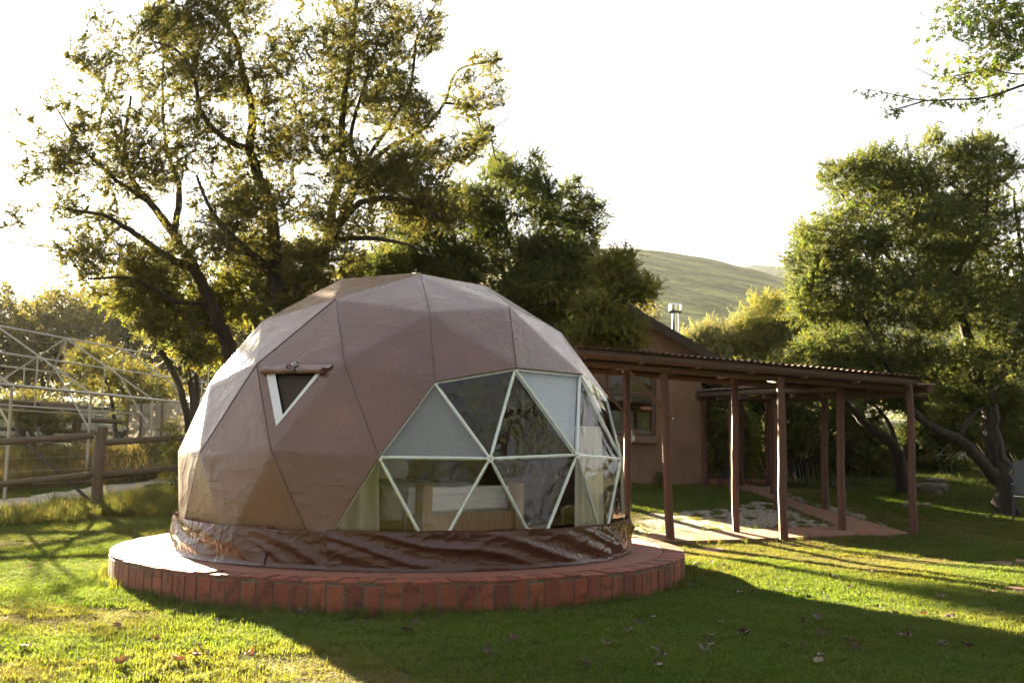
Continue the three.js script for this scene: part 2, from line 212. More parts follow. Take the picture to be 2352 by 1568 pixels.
// ---------- round brick platform ----------
const R0 = 3.0735, PY = 0.27;
{
  const t = thing('brick_platform', 'round platform of red clay bricks with smooth red floor carrying the dome tent', 'platform');
  mesh('mortar', boxUV(flat(new THREE.CylinderGeometry(R0 - 0.005, R0 - 0.005, 0.40, 126, 1, true).translate(0, PY - 0.206 - 0.004, 0))), M.mortar, t);
  const cap = new THREE.CylinderGeometry(R0 - 0.004, R0 - 0.004, 0.02, 126).translate(0, PY - 0.0205, 0); mesh('mortar_bed', boxUV(flat(cap)), M.mortar, t);
  mesh('floor_screed', boxUV(flat(new THREE.CylinderGeometry(R0 - 0.235, R0 - 0.235, 0.028, 96).translate(0, PY - 0.014, 0))), M.screed, t);
  const N = 126, wedge = (ri, ro, w0, h, bev, seed) => { // brick as a tapered block, its outer face at +z
    const q = rng(seed), j = () => (q() - 0.5) * 0.004, ai = w0 / 2 * (ri / ro) + j(), ao = w0 / 2; const s = new THREE.Shape(); s.moveTo(-ai, ri + j()); s.lineTo(ai, ri + j()); s.lineTo(ao + j(), ro + j()); s.lineTo(-ao + j(), ro + j());
    const g = new THREE.ExtrudeGeometry(s, { depth: h - 2 * bev, bevelEnabled: true, bevelThickness: bev, bevelSize: bev, bevelOffset: -bev, bevelSegments: 1, steps: 1 }); g.rotateX(-Math.PI / 2); g.scale(1, 1, -1); g.translate(0, bev, 0); const f = g.index ? g.toNonIndexed() : g; const p = f.attributes.position; for (let i = 0; i < p.count; i += 3) { for (const k of 'XYZ') { const a = p['get' + k](i + 1), b = p['get' + k](i + 2); p['set' + k](i + 1, b); p['set' + k](i + 2, a); } } f.computeVertexNormals(); return boxUV(f, q() * 3, q() * 3);
  };
  const pit = 2 * Math.PI * R0 / N, rim = [1, 2, 3, 4, 5].map((k) => wedge(R0 - 0.225, R0, pit - 0.013 + (k - 3) * 0.001, 0.024, 0.003, k * 11)), face = [1, 2, 3, 4, 5, 6].map((k) => wedge(R0 - 0.07, R0 + 0.001, pit - 0.019 + (k - 3) * 0.003, 0.27, 0.004, k * 19));
  const q = rng(77);
  for (let i = 0; i < N; i++) { const a = i / N * 2 * Math.PI;
    const m = mesh('paving_brick', rim[i % 5], BR[Math.floor(q() * 6)], t); m.rotation.set((q() - 0.5) * 0.006, a, (q() - 0.5) * 0.006); m.position.y = PY - 0.024 + (q() - 0.5) * 0.004;
    const b = mesh('brick', face[Math.floor(q() * 6)], BR[Math.floor(q() * 6)], t); b.rotation.set((q() - 0.5) * 0.008, a + pit / R0 * 0.4, 0); b.position.y = -0.036 + (q() - 0.5) * 0.005; const k = (q() - 0.5) * 0.005; b.position.x = Math.sin(a) * k; b.position.z = Math.cos(a) * k; }
}
// ---------- geodesic dome tent ----------
const DC = V3(0, 0.8343, 0), DR = 2.5, TH = 78.32 * Math.PI / 180;
const dome = thing('dome_tent', 'brown canvas geodesic dome tent with a clear triangulated window, on the brick platform', 'tent', [0, PY, 0]);
const GV = [], GT = [];
{
  const ph = Math.atan(0.5), V = [V3(0, 1, 0)], idx = new Map();
  for (let i = 0; i < 5; i++) { const a = i * 2 * Math.PI / 5; V.push(V3(Math.cos(ph) * Math.cos(a), Math.sin(ph), Math.cos(ph) * Math.sin(a))); }
  for (let i = 0; i < 5; i++) { const a = (i + 0.5) * 2 * Math.PI / 5; V.push(V3(Math.cos(ph) * Math.cos(a), -Math.sin(ph), Math.cos(ph) * Math.sin(a))); }
  const add = (p) => { p.normalize(); const k = [p.x, p.y, p.z].map((c) => Math.round(c * 1e4) + 0).join(); if (!idx.has(k)) { idx.set(k, GV.length); GV.push({ n: p, y: p.y, daz: Math.atan2(p.z, p.x) * 180 / Math.PI }); } return idx.get(k); };
  for (let i = 0; i < 5; i++) { const j = (i + 1) % 5; for (const [a, b, c] of [[0, 1 + i, 1 + j], [1 + i, 6 + i, 1 + j], [6 + i, 6 + j, 1 + j]]) { const g = {}; for (let s = 0; s <= 3; s++) for (let u = 0; u <= 3 - s; u++) g[s + ',' + u] = add(V[a].clone().multiplyScalar(3 - s - u).addScaledVector(V[b], s).addScaledVector(V[c], u)); for (let s = 0; s < 3; s++) for (let u = 0; u < 3 - s; u++) { GT.push([g[s + ',' + u], g[(s + 1) + ',' + u], g[s + ',' + (u + 1)]]); if (s + u < 2) GT.push([g[(s + 1) + ',' + u], g[(s + 1) + ',' + (u + 1)], g[s + ',' + (u + 1)]]); } } }
  for (const v of GV) { const c = Math.cos(TH), s = Math.sin(TH); v.n = V3(v.n.x * c - v.n.z * s, v.n.y, v.n.x * s + v.n.z * c); v.p = v.n.clone().multiplyScalar(DR).add(DC); v.ring = v.y > 0.99 ? 0 : v.y > 0.9 ? 1 : v.y > 0.6 ? 2 : v.y > 0.4 ? 3 : v.y > 0.1 ? 4 : v.y > -0.25 ? 5 : 6; }
}
const near = (ring, daz) => GV.filter((v) => v.ring === ring).sort((a, b) => Math.abs(Math.atan2(Math.sin((a.daz - daz) * Math.PI / 180), Math.cos((a.daz - daz) * Math.PI / 180))) - Math.abs(Math.atan2(Math.sin((b.daz - daz) * Math.PI / 180), Math.cos((b.daz - daz) * Math.PI / 180))))[0];
function panelGeo(A, B, Cc, n, amp, hole, seed, soft) { // a cloth triangle, slightly uneven inside its straight edges
  const pos = [], uv = [], idx = [], id = {}, N = B.clone().sub(A).cross(Cc.clone().sub(A)).normalize(); const U = B.clone().sub(A).normalize(), W = N.clone().cross(U); const q = rng(seed), ou = q() * 9, ov = q() * 9;
  for (let i = 0; i <= n; i++) for (let j = 0; j <= n - i; j++) { const a = i / n, b = j / n, c = 1 - a - b, p = A.clone().multiplyScalar(c).addScaledVector(B, a).addScaledVector(Cc, b), r = p.clone().sub(A), u = r.dot(U), v = r.dot(W); const e = Math.min(a, b, c) * 3, k = sstep(0, 0.35, e); p.addScaledVector(N, amp * k * (fbm(u * 2.3 + ou, v * 2.3 + ov, seed, 3) * 2 - 1) + soft * k * 0.5 * 0); id[i + ',' + j] = pos.length / 3; pos.push(p.x, p.y, p.z); uv.push(u + ou, v + ov); }
  for (let i = 0; i < n; i++) for (let j = 0; j < n - i; j++) { idx.push(id[i + ',' + j], id[(i + 1) + ',' + j], id[i + ',' + (j + 1)]); if (i + j < n - 1) idx.push(id[(i + 1) + ',' + j], id[(i + 1) + ',' + (j + 1)], id[i + ',' + (j + 1)]); }
  const g = buf(pos, uv, idx); if (soft) { const nn = g.attributes.normal; for (let i = 0; i <= n; i++) for (let j = 0; j <= n - i; j++) { const k = id[i + ',' + j], e = Math.min(i, j, n - i - j) / n * 3, w = soft * (1 - sstep(0, 0.22, e)); if (w > 0) { const d = V3(pos[3 * k], pos[3 * k + 1], pos[3 * k + 2]).sub(DC).normalize(), m = V3(nn.getX(k), nn.getY(k), nn.getZ(k)).lerp(d, w).normalize(); nn.setXYZ(k, m.x, m.y, m.z); } } }
  return g;
}
const ventTri = [];
{
  const clear = (t) => { const r = t.map((k) => GV[k].ring), mn = Math.min(...r), mx = Math.max(...r); if (mn < 3 || mx > 5) return false; let s = V3(0, 0, 0); for (const k of t) s.add(GV[k].n); const d = ((Math.atan2(s.z, s.x) - TH) * 180 / Math.PI + 540) % 360 - 180; return mx === 4 ? d < 3 && d > -75 : d < 14 && d > -75; };
  const edges = new Map(); let s = 0;
  const va = near(3, 49.6), vb = near(3, 22.4), vc = near(4, 36);
  for (const t of GT) {
    s++; if (t.some((k) => GV[k].ring > 5)) continue;
    let [A, B, D] = t.map((k) => GV[k].p); const N = B.clone().sub(A).cross(D.clone().sub(A)), out = A.clone().add(B).add(D).multiplyScalar(1 / 3).sub(DC); if (N.dot(out) < 0) [B, D] = [D, B];
    if (clear(t)) { wmesh('window_pane', panelGeo(A, B, D, 14, 0.003, null, s, 0), M.pvc, dome); for (const [i, j] of [[0, 1], [1, 2], [2, 0]]) edges.set([t[i], t[j]].sort((x, y) => x - y).join(), [t[i], t[j]]); continue; }
    if (t.every((k) => GV[k] === va || GV[k] === vb || GV[k] === vc)) { ventTri.push(A, B, D); continue; }
    wmesh('canvas_panel', panelGeo(A, B, D, 16, 0.007, null, s, 0.6), M.canvas, dome);
  }
  for (const v of [[near(3, 0), near(4, 11.8), near(4, -11.8)], [near(3, -22.4), near(3, -49.6), near(4, -36)]]) { const [a, b, c] = v.map((k) => k.p.clone().lerp(DC, 0.026)); wmesh('painted_reflection', panelGeo(a, b, c, 12, 0.008, null, s++, 0), v[0].ring === 3 && v[1].ring === 4 ? M.skyReflectDim : M.skyReflect, dome).userData.label = v[1].ring === 4 ? 'grey sheet painted as dim sky reflection behind a clear window triangle' : 'pale blue grey sheet painted as sky reflection behind a clear window triangle'; }  // sheets behind two panes; reflected sky is painted into their colour
  const hubs = new Set();
  for (const [i, j] of edges.values()) { // steel struts with flattened ends, just inside the clear sheet
    const a = GV[i].p.clone().lerp(DC, 0.010), b = GV[j].p.clone().lerp(DC, 0.010); hubs.add(i); hubs.add(j);
    const d = b.clone().sub(a), L = d.length(), P = (k) => a.clone().addScaledVector(d, k / L); if (GV[i].ring === 5 && GV[j].ring === 5) continue;
    wmesh('strut', tube([P(0.02), P(0.06), P(0.10), P(L - 0.10), P(L - 0.06), P(L - 0.02)], [0.011, 0.013, 0.0165, 0.0165, 0.013, 0.011], 10, { caps: true }), M.steel, dome);
  }
  for (const k of hubs) { if (GV[k].ring === 5) continue; const c = GV[k].p.clone().lerp(DC, 0.008), g = new THREE.CylinderGeometry(0.036, 0.036, 0.014, 16).applyQuaternion(new THREE.Quaternion().setFromUnitVectors(V3(0, 1, 0), GV[k].n)); g.translate(c.x, c.y, c.z); const h = wmesh('hub', flat(g), M.steel, dome); const b = new THREE.CylinderGeometry(0.011, 0.011, 0.014, 6).applyQuaternion(new THREE.Quaternion().setFromUnitVectors(V3(0, 1, 0), GV[k].n)); const p = GV[k].p.clone().lerp(DC, 0.004); b.translate(p.x, p.y, p.z); wmesh('bolt', flat(b), M.bolt, h); }
  // sewn seams along some of the folds
  for (const [r1, d1, r2, d2] of [[2, 36, 3, 22.4], [3, 22.4, 4, 11.8], [2, 36, 3, 49.6], [3, 49.6, 4, 60.2], [2, 0, 3, 0], [1, 0, 2, 0], [0, 0, 1, 0], [4, 36, 5, 24.2], [4, 36, 3, 49.6], [2, -36, 3, -22.4], [4, 60.2, 5, 72], [2, 36, 2, 0], [4, 11.8, 4, 36]].slice(0, 11)) { const a = near(r1, d1).p, b = near(r2, d2).p, o = (p) => p.clone().sub(DC).multiplyScalar(1.0015).add(DC); wmesh('seam', tube([o(a), o(a.clone().lerp(b, 0.5)), o(b)], 0.003, 6), M.seam, dome); }
  // cover hem round the clear window
  const hem = [near(3, -49.6), near(3, -22.4), near(3, 0), near(4, 11.8), near(5, 24.2)]; for (let i = 0; i < 4; i++) wmesh('hem', rod(hem[i].p.clone().sub(DC).multiplyScalar(1.003).add(DC), hem[i + 1].p.clone().sub(DC).multiplyScalar(1.003).add(DC), 0.009, 8), M.canvas, dome);
}
{ // panel with the small triangular vent window
  const [A, B, D] = ventTri, N = B.clone().sub(A).cross(D.clone().sub(A)).normalize(); const hit = (vx, vy, off = 0) => { const d = dirOf(vx, vy), A2 = A.clone().addScaledVector(N, off); return d.multiplyScalar(A2.clone().sub(CAM).dot(N) / d.dot(N)).add(CAM); };
  const cv = (x, y) => [344.5 + x * 0.2746, 602.9 + y * 0.2746]; const O = [hit(...cv(972, 925)), hit(...cv(1425, 930)), hit(...cv(1055, 1372))], I = [hit(...cv(1045, 928)), hit(...cv(1385, 932)), hit(...cv(1110, 1275))];
  const U = B.clone().sub(A).normalize(), W = N.clone().cross(U), to2 = (p) => new THREE.Vector2(p.clone().sub(A).dot(U), p.clone().sub(A).dot(W)), from = (p, o = 0) => A.clone().addScaledVector(U, p.x).addScaledVector(W, p.y).addScaledVector(N, o);
  const ring = (outer, inner, off, name, mat) => { const o = outer.map(to2), h = inner.map(to2); const tri = THREE.ShapeUtils.triangulateShape(o, [h]), all = [...o, ...h]; const pos = all.flatMap((p) => { const q = from(p, off); return [q.x, q.y, q.z]; }), uv = all.flatMap((p) => [p.x, p.y]); const idx = tri.flat(); return wmesh(name, buf(pos, uv, idx, false), mat, dome); };
  const fix = (a) => THREE.ShapeUtils.area(a.map(to2)) < 0 ? [...a].reverse() : a;
  const dense = (a, n) => a.flatMap((p, i) => Array.from({ length: n }, (_, k) => p.clone().lerp(a[(i + 1) % a.length], k / n)));
  ring(dense(fix([A, B, D]), 6), dense(fix(O), 4), 0, 'canvas_panel', M.canvas);
  const w = ring(fix(O), fix(I), 0.004, 'vent_border', M.white);
  const tri = fix(I); wmesh('vent_mesh', boxUV(flat(buf(tri.flatMap((p) => p.clone().addScaledVector(N, -0.03).toArray()), null, [0, 1, 2], false))), std({ color: C(0.03, 0.02, 0.012), roughness: 0.9, side: THREE.DoubleSide }), dome);
  const ra = hit(...cv(932, 905), 0.03), rb = hit(...cv(1445, 905), 0.03), rp = Array.from({ length: 12 }, (_, i) => ra.clone().lerp(rb, i / 11)); const roll = wmesh('rolled_flap', tube(rp, rp.map((_, i) => 0.030 + 0.005 * Math.sin(i * 1.9)), 12, { caps: true, bump: 0.15, freq: 9 }), M.canvas, dome);
  const flapA = hit(...cv(935, 856), 0.010), flapB = hit(...cv(1520, 852), 0.010); const g = buf([...flapA.toArray(), ...flapB.toArray(), ...hit(...cv(1500, 880), 0.032).toArray(), ...hit(...cv(935, 890), 0.032).toArray()], [0, 0, 0.6, 0, 0.6, 0.1, 0, 0.1], [0, 2, 1, 0, 3, 2], false); const fm = M.canvas; wmesh('flap_strip', g, fm, dome);
  const st = [hit(...cv(1225, 835), 0.02), hit(...cv(1205, 870), 0.05), hit(...cv(1195, 900), 0.068), hit(...cv(1210, 920), 0.05)]; wmesh('strap', tube(st, 0.012, 6, { caps: true }), M.seam, dome); const bk = new THREE.TorusGeometry(0.018, 0.004, 6, 14); bk.scale(1.2, 0.7, 1); const bp = hit(...cv(1205, 850), 0.06); bk.translate(bp.x, bp.y, bp.z); wmesh('buckle', bk, M.chrome, dome);
  wmesh('strap_tail', tube(spline([hit(...cv(1190, 868), 0.05), hit(...cv(1150, 858), 0.06), hit(...cv(1140, 872), 0.06), hit(...cv(1170, 882), 0.055)], 10), 0.007, 6, { caps: true }), M.seam, dome);
}
// skirt of heavy sheet round the foot of the tent, in overlapping lengths with folds
function skirt(a0, a1, top, rt, rb, seed, lift, fold = 1) { // angles in degrees, 90 faces the camera
  const na = Math.round(Math.abs(a1 - a0) * 1.6), nv = 22, pos = [], uv = [], idx = [];
  for (let i = 0; i <= na; i++) for (let j = 0; j <= nv; j++) {
    const a = lerp(a0, a1, i / na) * Math.PI / 180, t = j / nv, s = a * 2.5; const env = Math.pow(Math.sin(Math.PI * clamp(t * 0.93 + 0.05)), 0.8);
    const q = vnoise(s * 1.1, t * 0.9, seed) * 2.2; const r1 = 1 - Math.abs(2 * vnoise(s * 2.0 + t * 2.4 + q, t * 1.1 + s * 0.7, seed + 3) - 1), r2 = 1 - Math.abs(2 * fbm(s * 4.0 - t * 2.2, t * 3 + q, seed + 9, 2) - 1), br = sstep(25, 5, a * 180 / Math.PI);
    const d = env * fold * (0.06 * Math.pow(r1, 2.0) + 0.013 * Math.pow(r2, 3) - 0.02 + br * 0.03 * Math.sin(s * 26));
    const pr = DR * Math.cos(12 * Math.PI / 180); const r = lerp(rt, rb, t * t * 0.6 + t * 0.4) + Math.max(-0.006, d) + (t > 0.93 ? (t - 0.93) * 0.35 : 0);
    const y = lerp(top + 0.006 * Math.sin(s * 3), PY + 0.006 + lift + 0.008 * Math.max(0, Math.sin(s * 2.1 + seed)), t); pos.push(Math.cos(a) * r, y, Math.sin(a) * r); uv.push(s, y);
  }
  const w = nv + 1; for (let i = 0; i < na; i++) for (let j = 0; j < nv; j++) { const p = i * w + j; idx.push(p, p + 1, p + w, p + 1, p + w + 1, p + w); }
  return buf(pos, uv, idx);
}
const azOf = (vx, vy, r, y) => { const p = atY(vx, vy, y); return Math.atan2(p.z, p.x) * 180 / Math.PI; };
wmesh('skirt', skirt(100, -12, 0.605, 2.482, 2.496, 3, 0), M.skirt, dome);
wmesh('skirt', skirt(119, 95, 0.60, 2.478, 2.488, 11, 0, 0.6), M.skirt, dome);
wmesh('skirt', skirt(176, 114, 0.62, 2.478, 2.505, 23, 0.002, 0.5), M.skirt, dome);
wmesh('skirt', skirt(350, 176, 0.60, 2.47, 2.5, 31, 0, 0.6), M.skirt, dome);
wmesh('skirt_band', (() => { const pos = [], uv = [], idx = []; for (let i = 0; i <= 90; i++) { const a = lerp(100.5, -12, i / 90) * Math.PI / 180, r = 2.482; for (const y of [0.592, 0.625]) { pos.push(Math.cos(a) * r, y + 0.003 * Math.sin(a * 20), Math.sin(a) * r); uv.push(a * 2.5, y); } } for (let i = 0; i < 90; i++) { const p = 2 * i; idx.push(p, p + 2, p + 1, p + 1, p + 2, p + 3); } return buf(pos, uv, idx); })(), M.skirt, dome);
// ---------- inside the tent ----------
{
  const fl = at(974, 1118.7, 10.2), fr = at(1186, 1109, 11.2); const ax = V3(fr.x - fl.x, 0, fr.z - fl.z), W = ax.length(); ax.normalize(); const back = V3(ax.z, 0, -ax.x); const yaw = Math.atan2(-ax.z, ax.x);
  const bed = thing('bed', 'pine double bed with square posts seen through the clear window of the tent', 'bed', [fl.x, PY, fl.z]); bed.rotation.y = yaw; const L = 2.0, ph = 0.70; // local: x along the foot end, -z towards the head
  for (const [x, z, h] of [[0, 0, ph], [W, 0, ph], [0, -L, 0.95], [W, -L, 0.95]]) mesh('leg', cbox(0.13, h, 0.13, 0.006).translate(x, h / 2, z), M.pine, bed);
  mesh('foot_rail', cbox(W - 0.134, 0.2, 0.045).translate(W / 2, 0.30, 0), M.pine, bed); for (const x of [0, W]) mesh('side_rail', cbox(0.045, 0.2, L - 0.134).translate(x, 0.30, -L / 2), M.pine, bed); mesh('headboard', cbox(W - 0.134, 0.45, 0.045).translate(W / 2, 0.65, -L), M.pine, bed);
  mesh('mattress', cbox(W - 0.1, 0.2, L - 0.2, 0.03).translate(W / 2, 0.5, -L / 2), M.linen, bed);
  // duvet draped over the mattress
  const n = 34, pos = [], uv = [], idx = []; for (let i = 0; i <= n; i++) for (let j = 0; j <= n; j++) { const u = lerp(-0.36, W + 0.30, i / n), v = lerp(-0.09, L - 0.45, j / n); const oL = Math.max(0, -(u - 0.02)), oR = Math.max(0, u - (W - 0.02)), o = Math.max(oL, oR), x = clamp(u, 0.02, W - 0.02) + (oL ? -0.085 - 0.03 * sstep(0, 0.3, oL) : 0) + (oR ? 0.085 : 0); let y = 0.66 - Math.max(0, o - 0.03) * 0.95 + 0.03 * (fbm(u * 5, v * 5, 91, 3) - 0.5) - (v < 0 ? 0.28 * sstep(0, -0.09, v) : 0); const z = -0.14 - Math.max(0, v) - 0.02 * fbm(u * 6, 3, 93, 2) + (o ? 0.05 * Math.sin(v * 14 + o * 5) * 0 : 0); pos.push(x + (o ? 0.03 * Math.sin(v * 13) : 0), y, z); uv.push(u, v); }
  for (let i = 0; i < n; i++) for (let j = 0; j < n; j++) { const p = i * (n + 1) + j; idx.push(p, p + n + 1, p + 1, p + n + 1, p + n + 2, p + 1); }
  const dv = thing('duvet', 'rumpled white duvet spread over the pine bed in the tent', 'duvet', bed.position); dv.rotation.y = yaw; mesh('cover', buf(pos, uv, idx), M.linen, dv);
  for (const [k, lb] of [[0.28, 'white pillow standing against the headboard, nearer the window of the tent'], [W - 0.34, 'white pillow standing against the headboard, deeper inside the tent']]) { const g = new THREE.SphereGeometry(1, 24, 14); const p = g.attributes.position; for (let i = 0; i < p.count; i++) { const s = (c) => Math.sign(c) * Math.pow(Math.abs(c), 0.55); p.setXYZ(i, s(p.getX(i)) * 0.31, s(p.getY(i)) * 0.21, p.getZ(i) * 0.1); } g.rotateX(-0.35); g.computeVertexNormals(); boxUV(g); const pl = thing('pillow', lb, 'pillow', bed.localToWorld(V3(k, 0.88, -L + 0.2)).toArray()); bed.updateMatrixWorld(); pl.position.copy(V3(k, 0.86, -L + 0.16).applyMatrix4(bed.matrixWorld)); pl.rotation.y = yaw; mesh('case', g, M.linen, pl); }
  // dark throw over the head half of the bed
  { const n = 20, pos = [], uv = [], idx = []; for (let i = 0; i <= n; i++) for (let j = 0; j <= n; j++) { const u = lerp(-0.5, W + 0.4, i / n), v = lerp(0.9, 1.5, j / n), oL = Math.max(0, -u - 0.02), oR = Math.max(0, u - W - 0.02), o = Math.max(oL, oR); pos.push(clamp(u, -0.13, W + 0.13), 0.69 - o * 0.95 + 0.02 * fbm(u * 5, v * 5, 7, 2), -0.14 - v + 0.015 * Math.sin(u * 20) * (o > 0 ? 1 : 0)); uv.push(u, v); } for (let i = 0; i < n; i++) for (let j = 0; j < n; j++) { const p = i * (n + 1) + j; idx.push(p, p + n + 1, p + 1, p + n + 1, p + n + 2, p + 1); } const th = thing('throw_blanket', 'dark brown throw blanket laid across the white duvet', 'blanket', bed.position); th.rotation.y = yaw; mesh('cloth', buf(pos, uv, idx), std({ color: C(0.035, 0.027, 0.022), roughness: 0.95, side: THREE.DoubleSide }), th); }
  const curtain = (a, b, y0, y1, label, folds, amp) => { const n = 60, m = 14, pos = [], uv = [], idx = []; const d = b.clone().sub(a), L = d.length(); d.normalize(); const nrm = V3(-d.z, 0, d.x); for (let i = 0; i <= n; i++) for (let j = 0; j <= m; j++) { const u = i / n, t = j / m, w = amp * (0.7 + 0.4 * t) * Math.sin(u * Math.PI * 2 * folds + 0.6 * Math.sin(t * 3)) + 0.02 * (fbm(u * 6, t * 2, 33, 2) - 0.5); const p = a.clone().addScaledVector(d, u * L * (0.92 + 0.08 * t)).addScaledVector(nrm, w); pos.push(p.x, lerp(y1, y0, t), p.z); uv.push(u * L * 1.6, t * (y1 - y0)); } for (let i = 0; i < n; i++) for (let j = 0; j < m; j++) { const p = i * (m + 1) + j; idx.push(p, p + 1, p + m + 1, p + 1, p + m + 2, p + m + 1); } const t = thing('curtain', label, 'curtain', [a.x, y0, a.z]); wmesh('cloth', buf(pos, uv, idx), M.curtain, t); };
  curtain(at(772, 1180, 9.45), at(868, 1180, 9.75), PY + 0.03, 1.45, 'cream curtain hanging behind the brown cover edge of the window', 2.2, 0.035);
  curtain(at(1318, 1150, 10.6), at(1385, 1150, 10.9), PY + 0.03, 1.6, 'cream curtain hanging at the house side of the clear window', 4, 0.03);
}
// ---------- covered walkway ----------
function projV(p) { const q = p.clone().sub(CAM), c = Math.cos(PITCH), s = Math.sin(PITCH); let x = q.x, y = q.y * c + q.z * s; const z = -q.y * s + q.z * c, cr = Math.cos(ROLL), sr = Math.sin(ROLL); [x, y] = [x * cr + y * sr, -x * sr + y * cr]; return [1176 + F * x / -z, 784 - F * y / -z]; }
const solveX = (o, d, vx) => { let a = -8, b = 12; for (let i = 0; i < 50; i++) { const m = (a + b) / 2; if (projV(o.clone().addScaledVector(d, m))[0] < vx) a = m; else b = m; } return o.clone().addScaledVector(d, (a + b) / 2); };
const depthOf = (p) => CAM.z - p.z;
function corrugated(A, B, C2, D, pitch, amp, lift = 0) { // ripples run from edge A-B to edge D-C2
  const L = A.distanceTo(B), n = Math.max(8, Math.round(L / pitch * 8)), pos = [], uv = [], idx = [], rows = 6; for (const th of [0, -0.004]) for (let i = 0; i <= n; i++) for (let j = 0; j <= rows; j++) { const t = i / n, v = j / rows, p = A.clone().lerp(B, t).lerp(D.clone().lerp(C2, t), v); pos.push(p.x, p.y + amp * Math.sin(t * L / pitch * 6.2832) + th + lift, p.z); uv.push(t * L, v * A.distanceTo(D)); }
  const w = rows + 1, o = (n + 1) * w; for (let i = 0; i < n; i++) for (let j = 0; j < rows; j++) { const p = i * w + j; idx.push(p, p + 1, p + w, p + 1, p + w + 1, p + w, o + p, o + p + w, o + p + 1, o + p + 1, o + p + w, o + p + w + 1); } for (const j of [0, rows]) for (let i = 0; i < n; i++) { const p = i * w + j; idx.push(p, p + w, o + p, p + w, o + p + w, o + p); } return buf(pos, uv, idx);
}
let BACKY = 2.4;
{
  const base = gp(1802, 1242), t = thing('covered_walkway', 'rustic pole walkway with red corrugated roof bending from the tent to the house', 'pergola', base);
  const tops = {}; const post = (bx, by, tx, ty, r, s) => { const b = gp(bx, by), top = at(tx, ty, depthOf(b) + 0.02); b.y -= 0.1; const m = wmesh('post', log(b, top, r, r * 0.94, s, 14, 12), M.post, t); return [b, top]; };
  const F1 = post(1541, 1243, 1524, 838, 0.064, 1), F2 = post(1802, 1242, 1793, 866, 0.066, 2), Cc = post(2102, 1231, 2089, 888, 0.058, 3);
  const B0 = post(1440, 1227, 1438, 838, 0.060, 4), B1 = post(1692, 1226, 1687, 864, 0.058, 5), B2 = post(1936, 1222, 1930, 884, 0.062, 6);
  const I1 = post(1786, 1171, 1785, 893, 0.072, 7), I2 = post(1681, 1139, 1680, 905, 0.055, 8), I3 = post(1619, 1117, 1616, 908, 0.06, 9), O1 = post(1897, 1171, 1894, 903, 0.066, 10), O2 = post(1776, 1138, 1775, 905, 0.06, 11), O3 = post(1765, 1116, 1764, 906, 0.06, 12), I4 = post(1704, 1116, 1703, 908, 0.062, 13);
  const u = V3(Cc[0].x - F1[0].x, 0, Cc[0].z - F1[0].z).normalize(), n = V3(-u.z, 0, u.x);
  const o = V3(F1[0].x, 0, F1[0].z).addScaledVector(n, 0.28); let A = solveX(o.clone().setY(2.6), u, 1322), B = solveX(o.clone().setY(2.5), u, 2126); A = at(1322, 796, depthOf(A)); B = at(2126, 868, depthOf(B));
  const D = A.clone().addScaledVector(n, -1.75), C3 = B.clone().addScaledVector(n, -1.5); D.y -= 0.05; C3.y -= 0.05; BACKY = C3.y;
  const ns = 8; for (let i = 0; i < ns; i++) { const a = i / ns, b = Math.min(1, (i + 1) / ns + 0.008); wmesh('roof_sheet', corrugated(A.clone().lerp(B, a), A.clone().lerp(B, b), D.clone().lerp(C3, b), D.clone().lerp(C3, a), 0.1, 0.014, (i % 2) * 0.005 + 0.02), M.roof, t); }
  const off = (p, k, dy) => p.clone().addScaledVector(n, k).add(V3(0, dy, 0));
  // long log beams under the two edges and cross poles between them
  wmesh('beam', log(off(A, -0.10, -0.075).addScaledVector(u, 0.03), off(B, -0.10, -0.07).addScaledVector(u, -0.1), 0.07, 0.055, 21, 14, 24), M.beam, t);
  wmesh('beam', log(off(A, -0.26, -0.19).addScaledVector(u, 0.02), off(B, -0.26, -0.15).addScaledVector(u, -0.22), 0.062, 0.05, 22, 14, 24), M.beam, t);
  wmesh('beam', log(off(D, 0.2, -0.12), off(C3, 0.2, -0.12), 0.06, 0.055, 23, 12, 24), M.beam, t);
  for (let i = 0; i < 7; i++) { const a = A.clone().lerp(B, 0.03 + i * 0.155), b = D.clone().lerp(C3, 0.03 + i * 0.155); wmesh('rafter', log(off(a, -0.05, -0.13), off(b, 0.05, -0.09), 0.036, 0.034, 40 + i, 10, 6), M.beam, t); }
  for (let i = 1; i < 5; i++) { const a = A.clone().lerp(D, i / 5), b = B.clone().lerp(C3, i / 5); wmesh('batten', log(a.add(V3(0, -0.035, 0)), b.add(V3(0, -0.035, 0)), 0.026, 0.026, 60 + i, 8, 12), M.beam, t); }
  // second leg, towards the house
  const u2 = V3(I3[0].x - B2[0].x, 0, I3[0].z - B2[0].z).normalize(), n2 = V3(-u2.z, 0, u2.x); if (n2.x > 0) n2.multiplyScalar(-1);
  const a2 = at(1594, 897, depthOf(I3[0]) - 0.15), b2 = B2[1].clone().addScaledVector(n2, 0.25); b2.y = BACKY - 0.02; b2.addScaledVector(u2, -0.3); const wid = 1.75, d2 = a2.clone().addScaledVector(n2, -wid), c2 = b2.clone().addScaledVector(n2, -wid); d2.y += 0.02; c2.y += 0.02;
  for (let i = 0; i < 7; i++) { const a = i / 7, b = Math.min(1, (i + 1) / 7 + 0.01); wmesh('roof_sheet', corrugated(a2.clone().lerp(b2, a), a2.clone().lerp(b2, b), d2.clone().lerp(c2, b), d2.clone().lerp(c2, a), 0.1, 0.014, (i % 2) * 0.005), M.roof, t); }
  const off2 = (p, k, dy) => p.clone().addScaledVector(n2, k).add(V3(0, dy, 0));
  wmesh('beam', log(off2(a2, -0.08, -0.09), off2(b2, -0.08, -0.09), 0.062, 0.055, 24, 12, 20), M.beam, t); wmesh('beam', log(off2(d2, 0.1, -0.09), off2(c2, 0.1, -0.09), 0.062, 0.055, 25, 12, 20), M.beam, t);
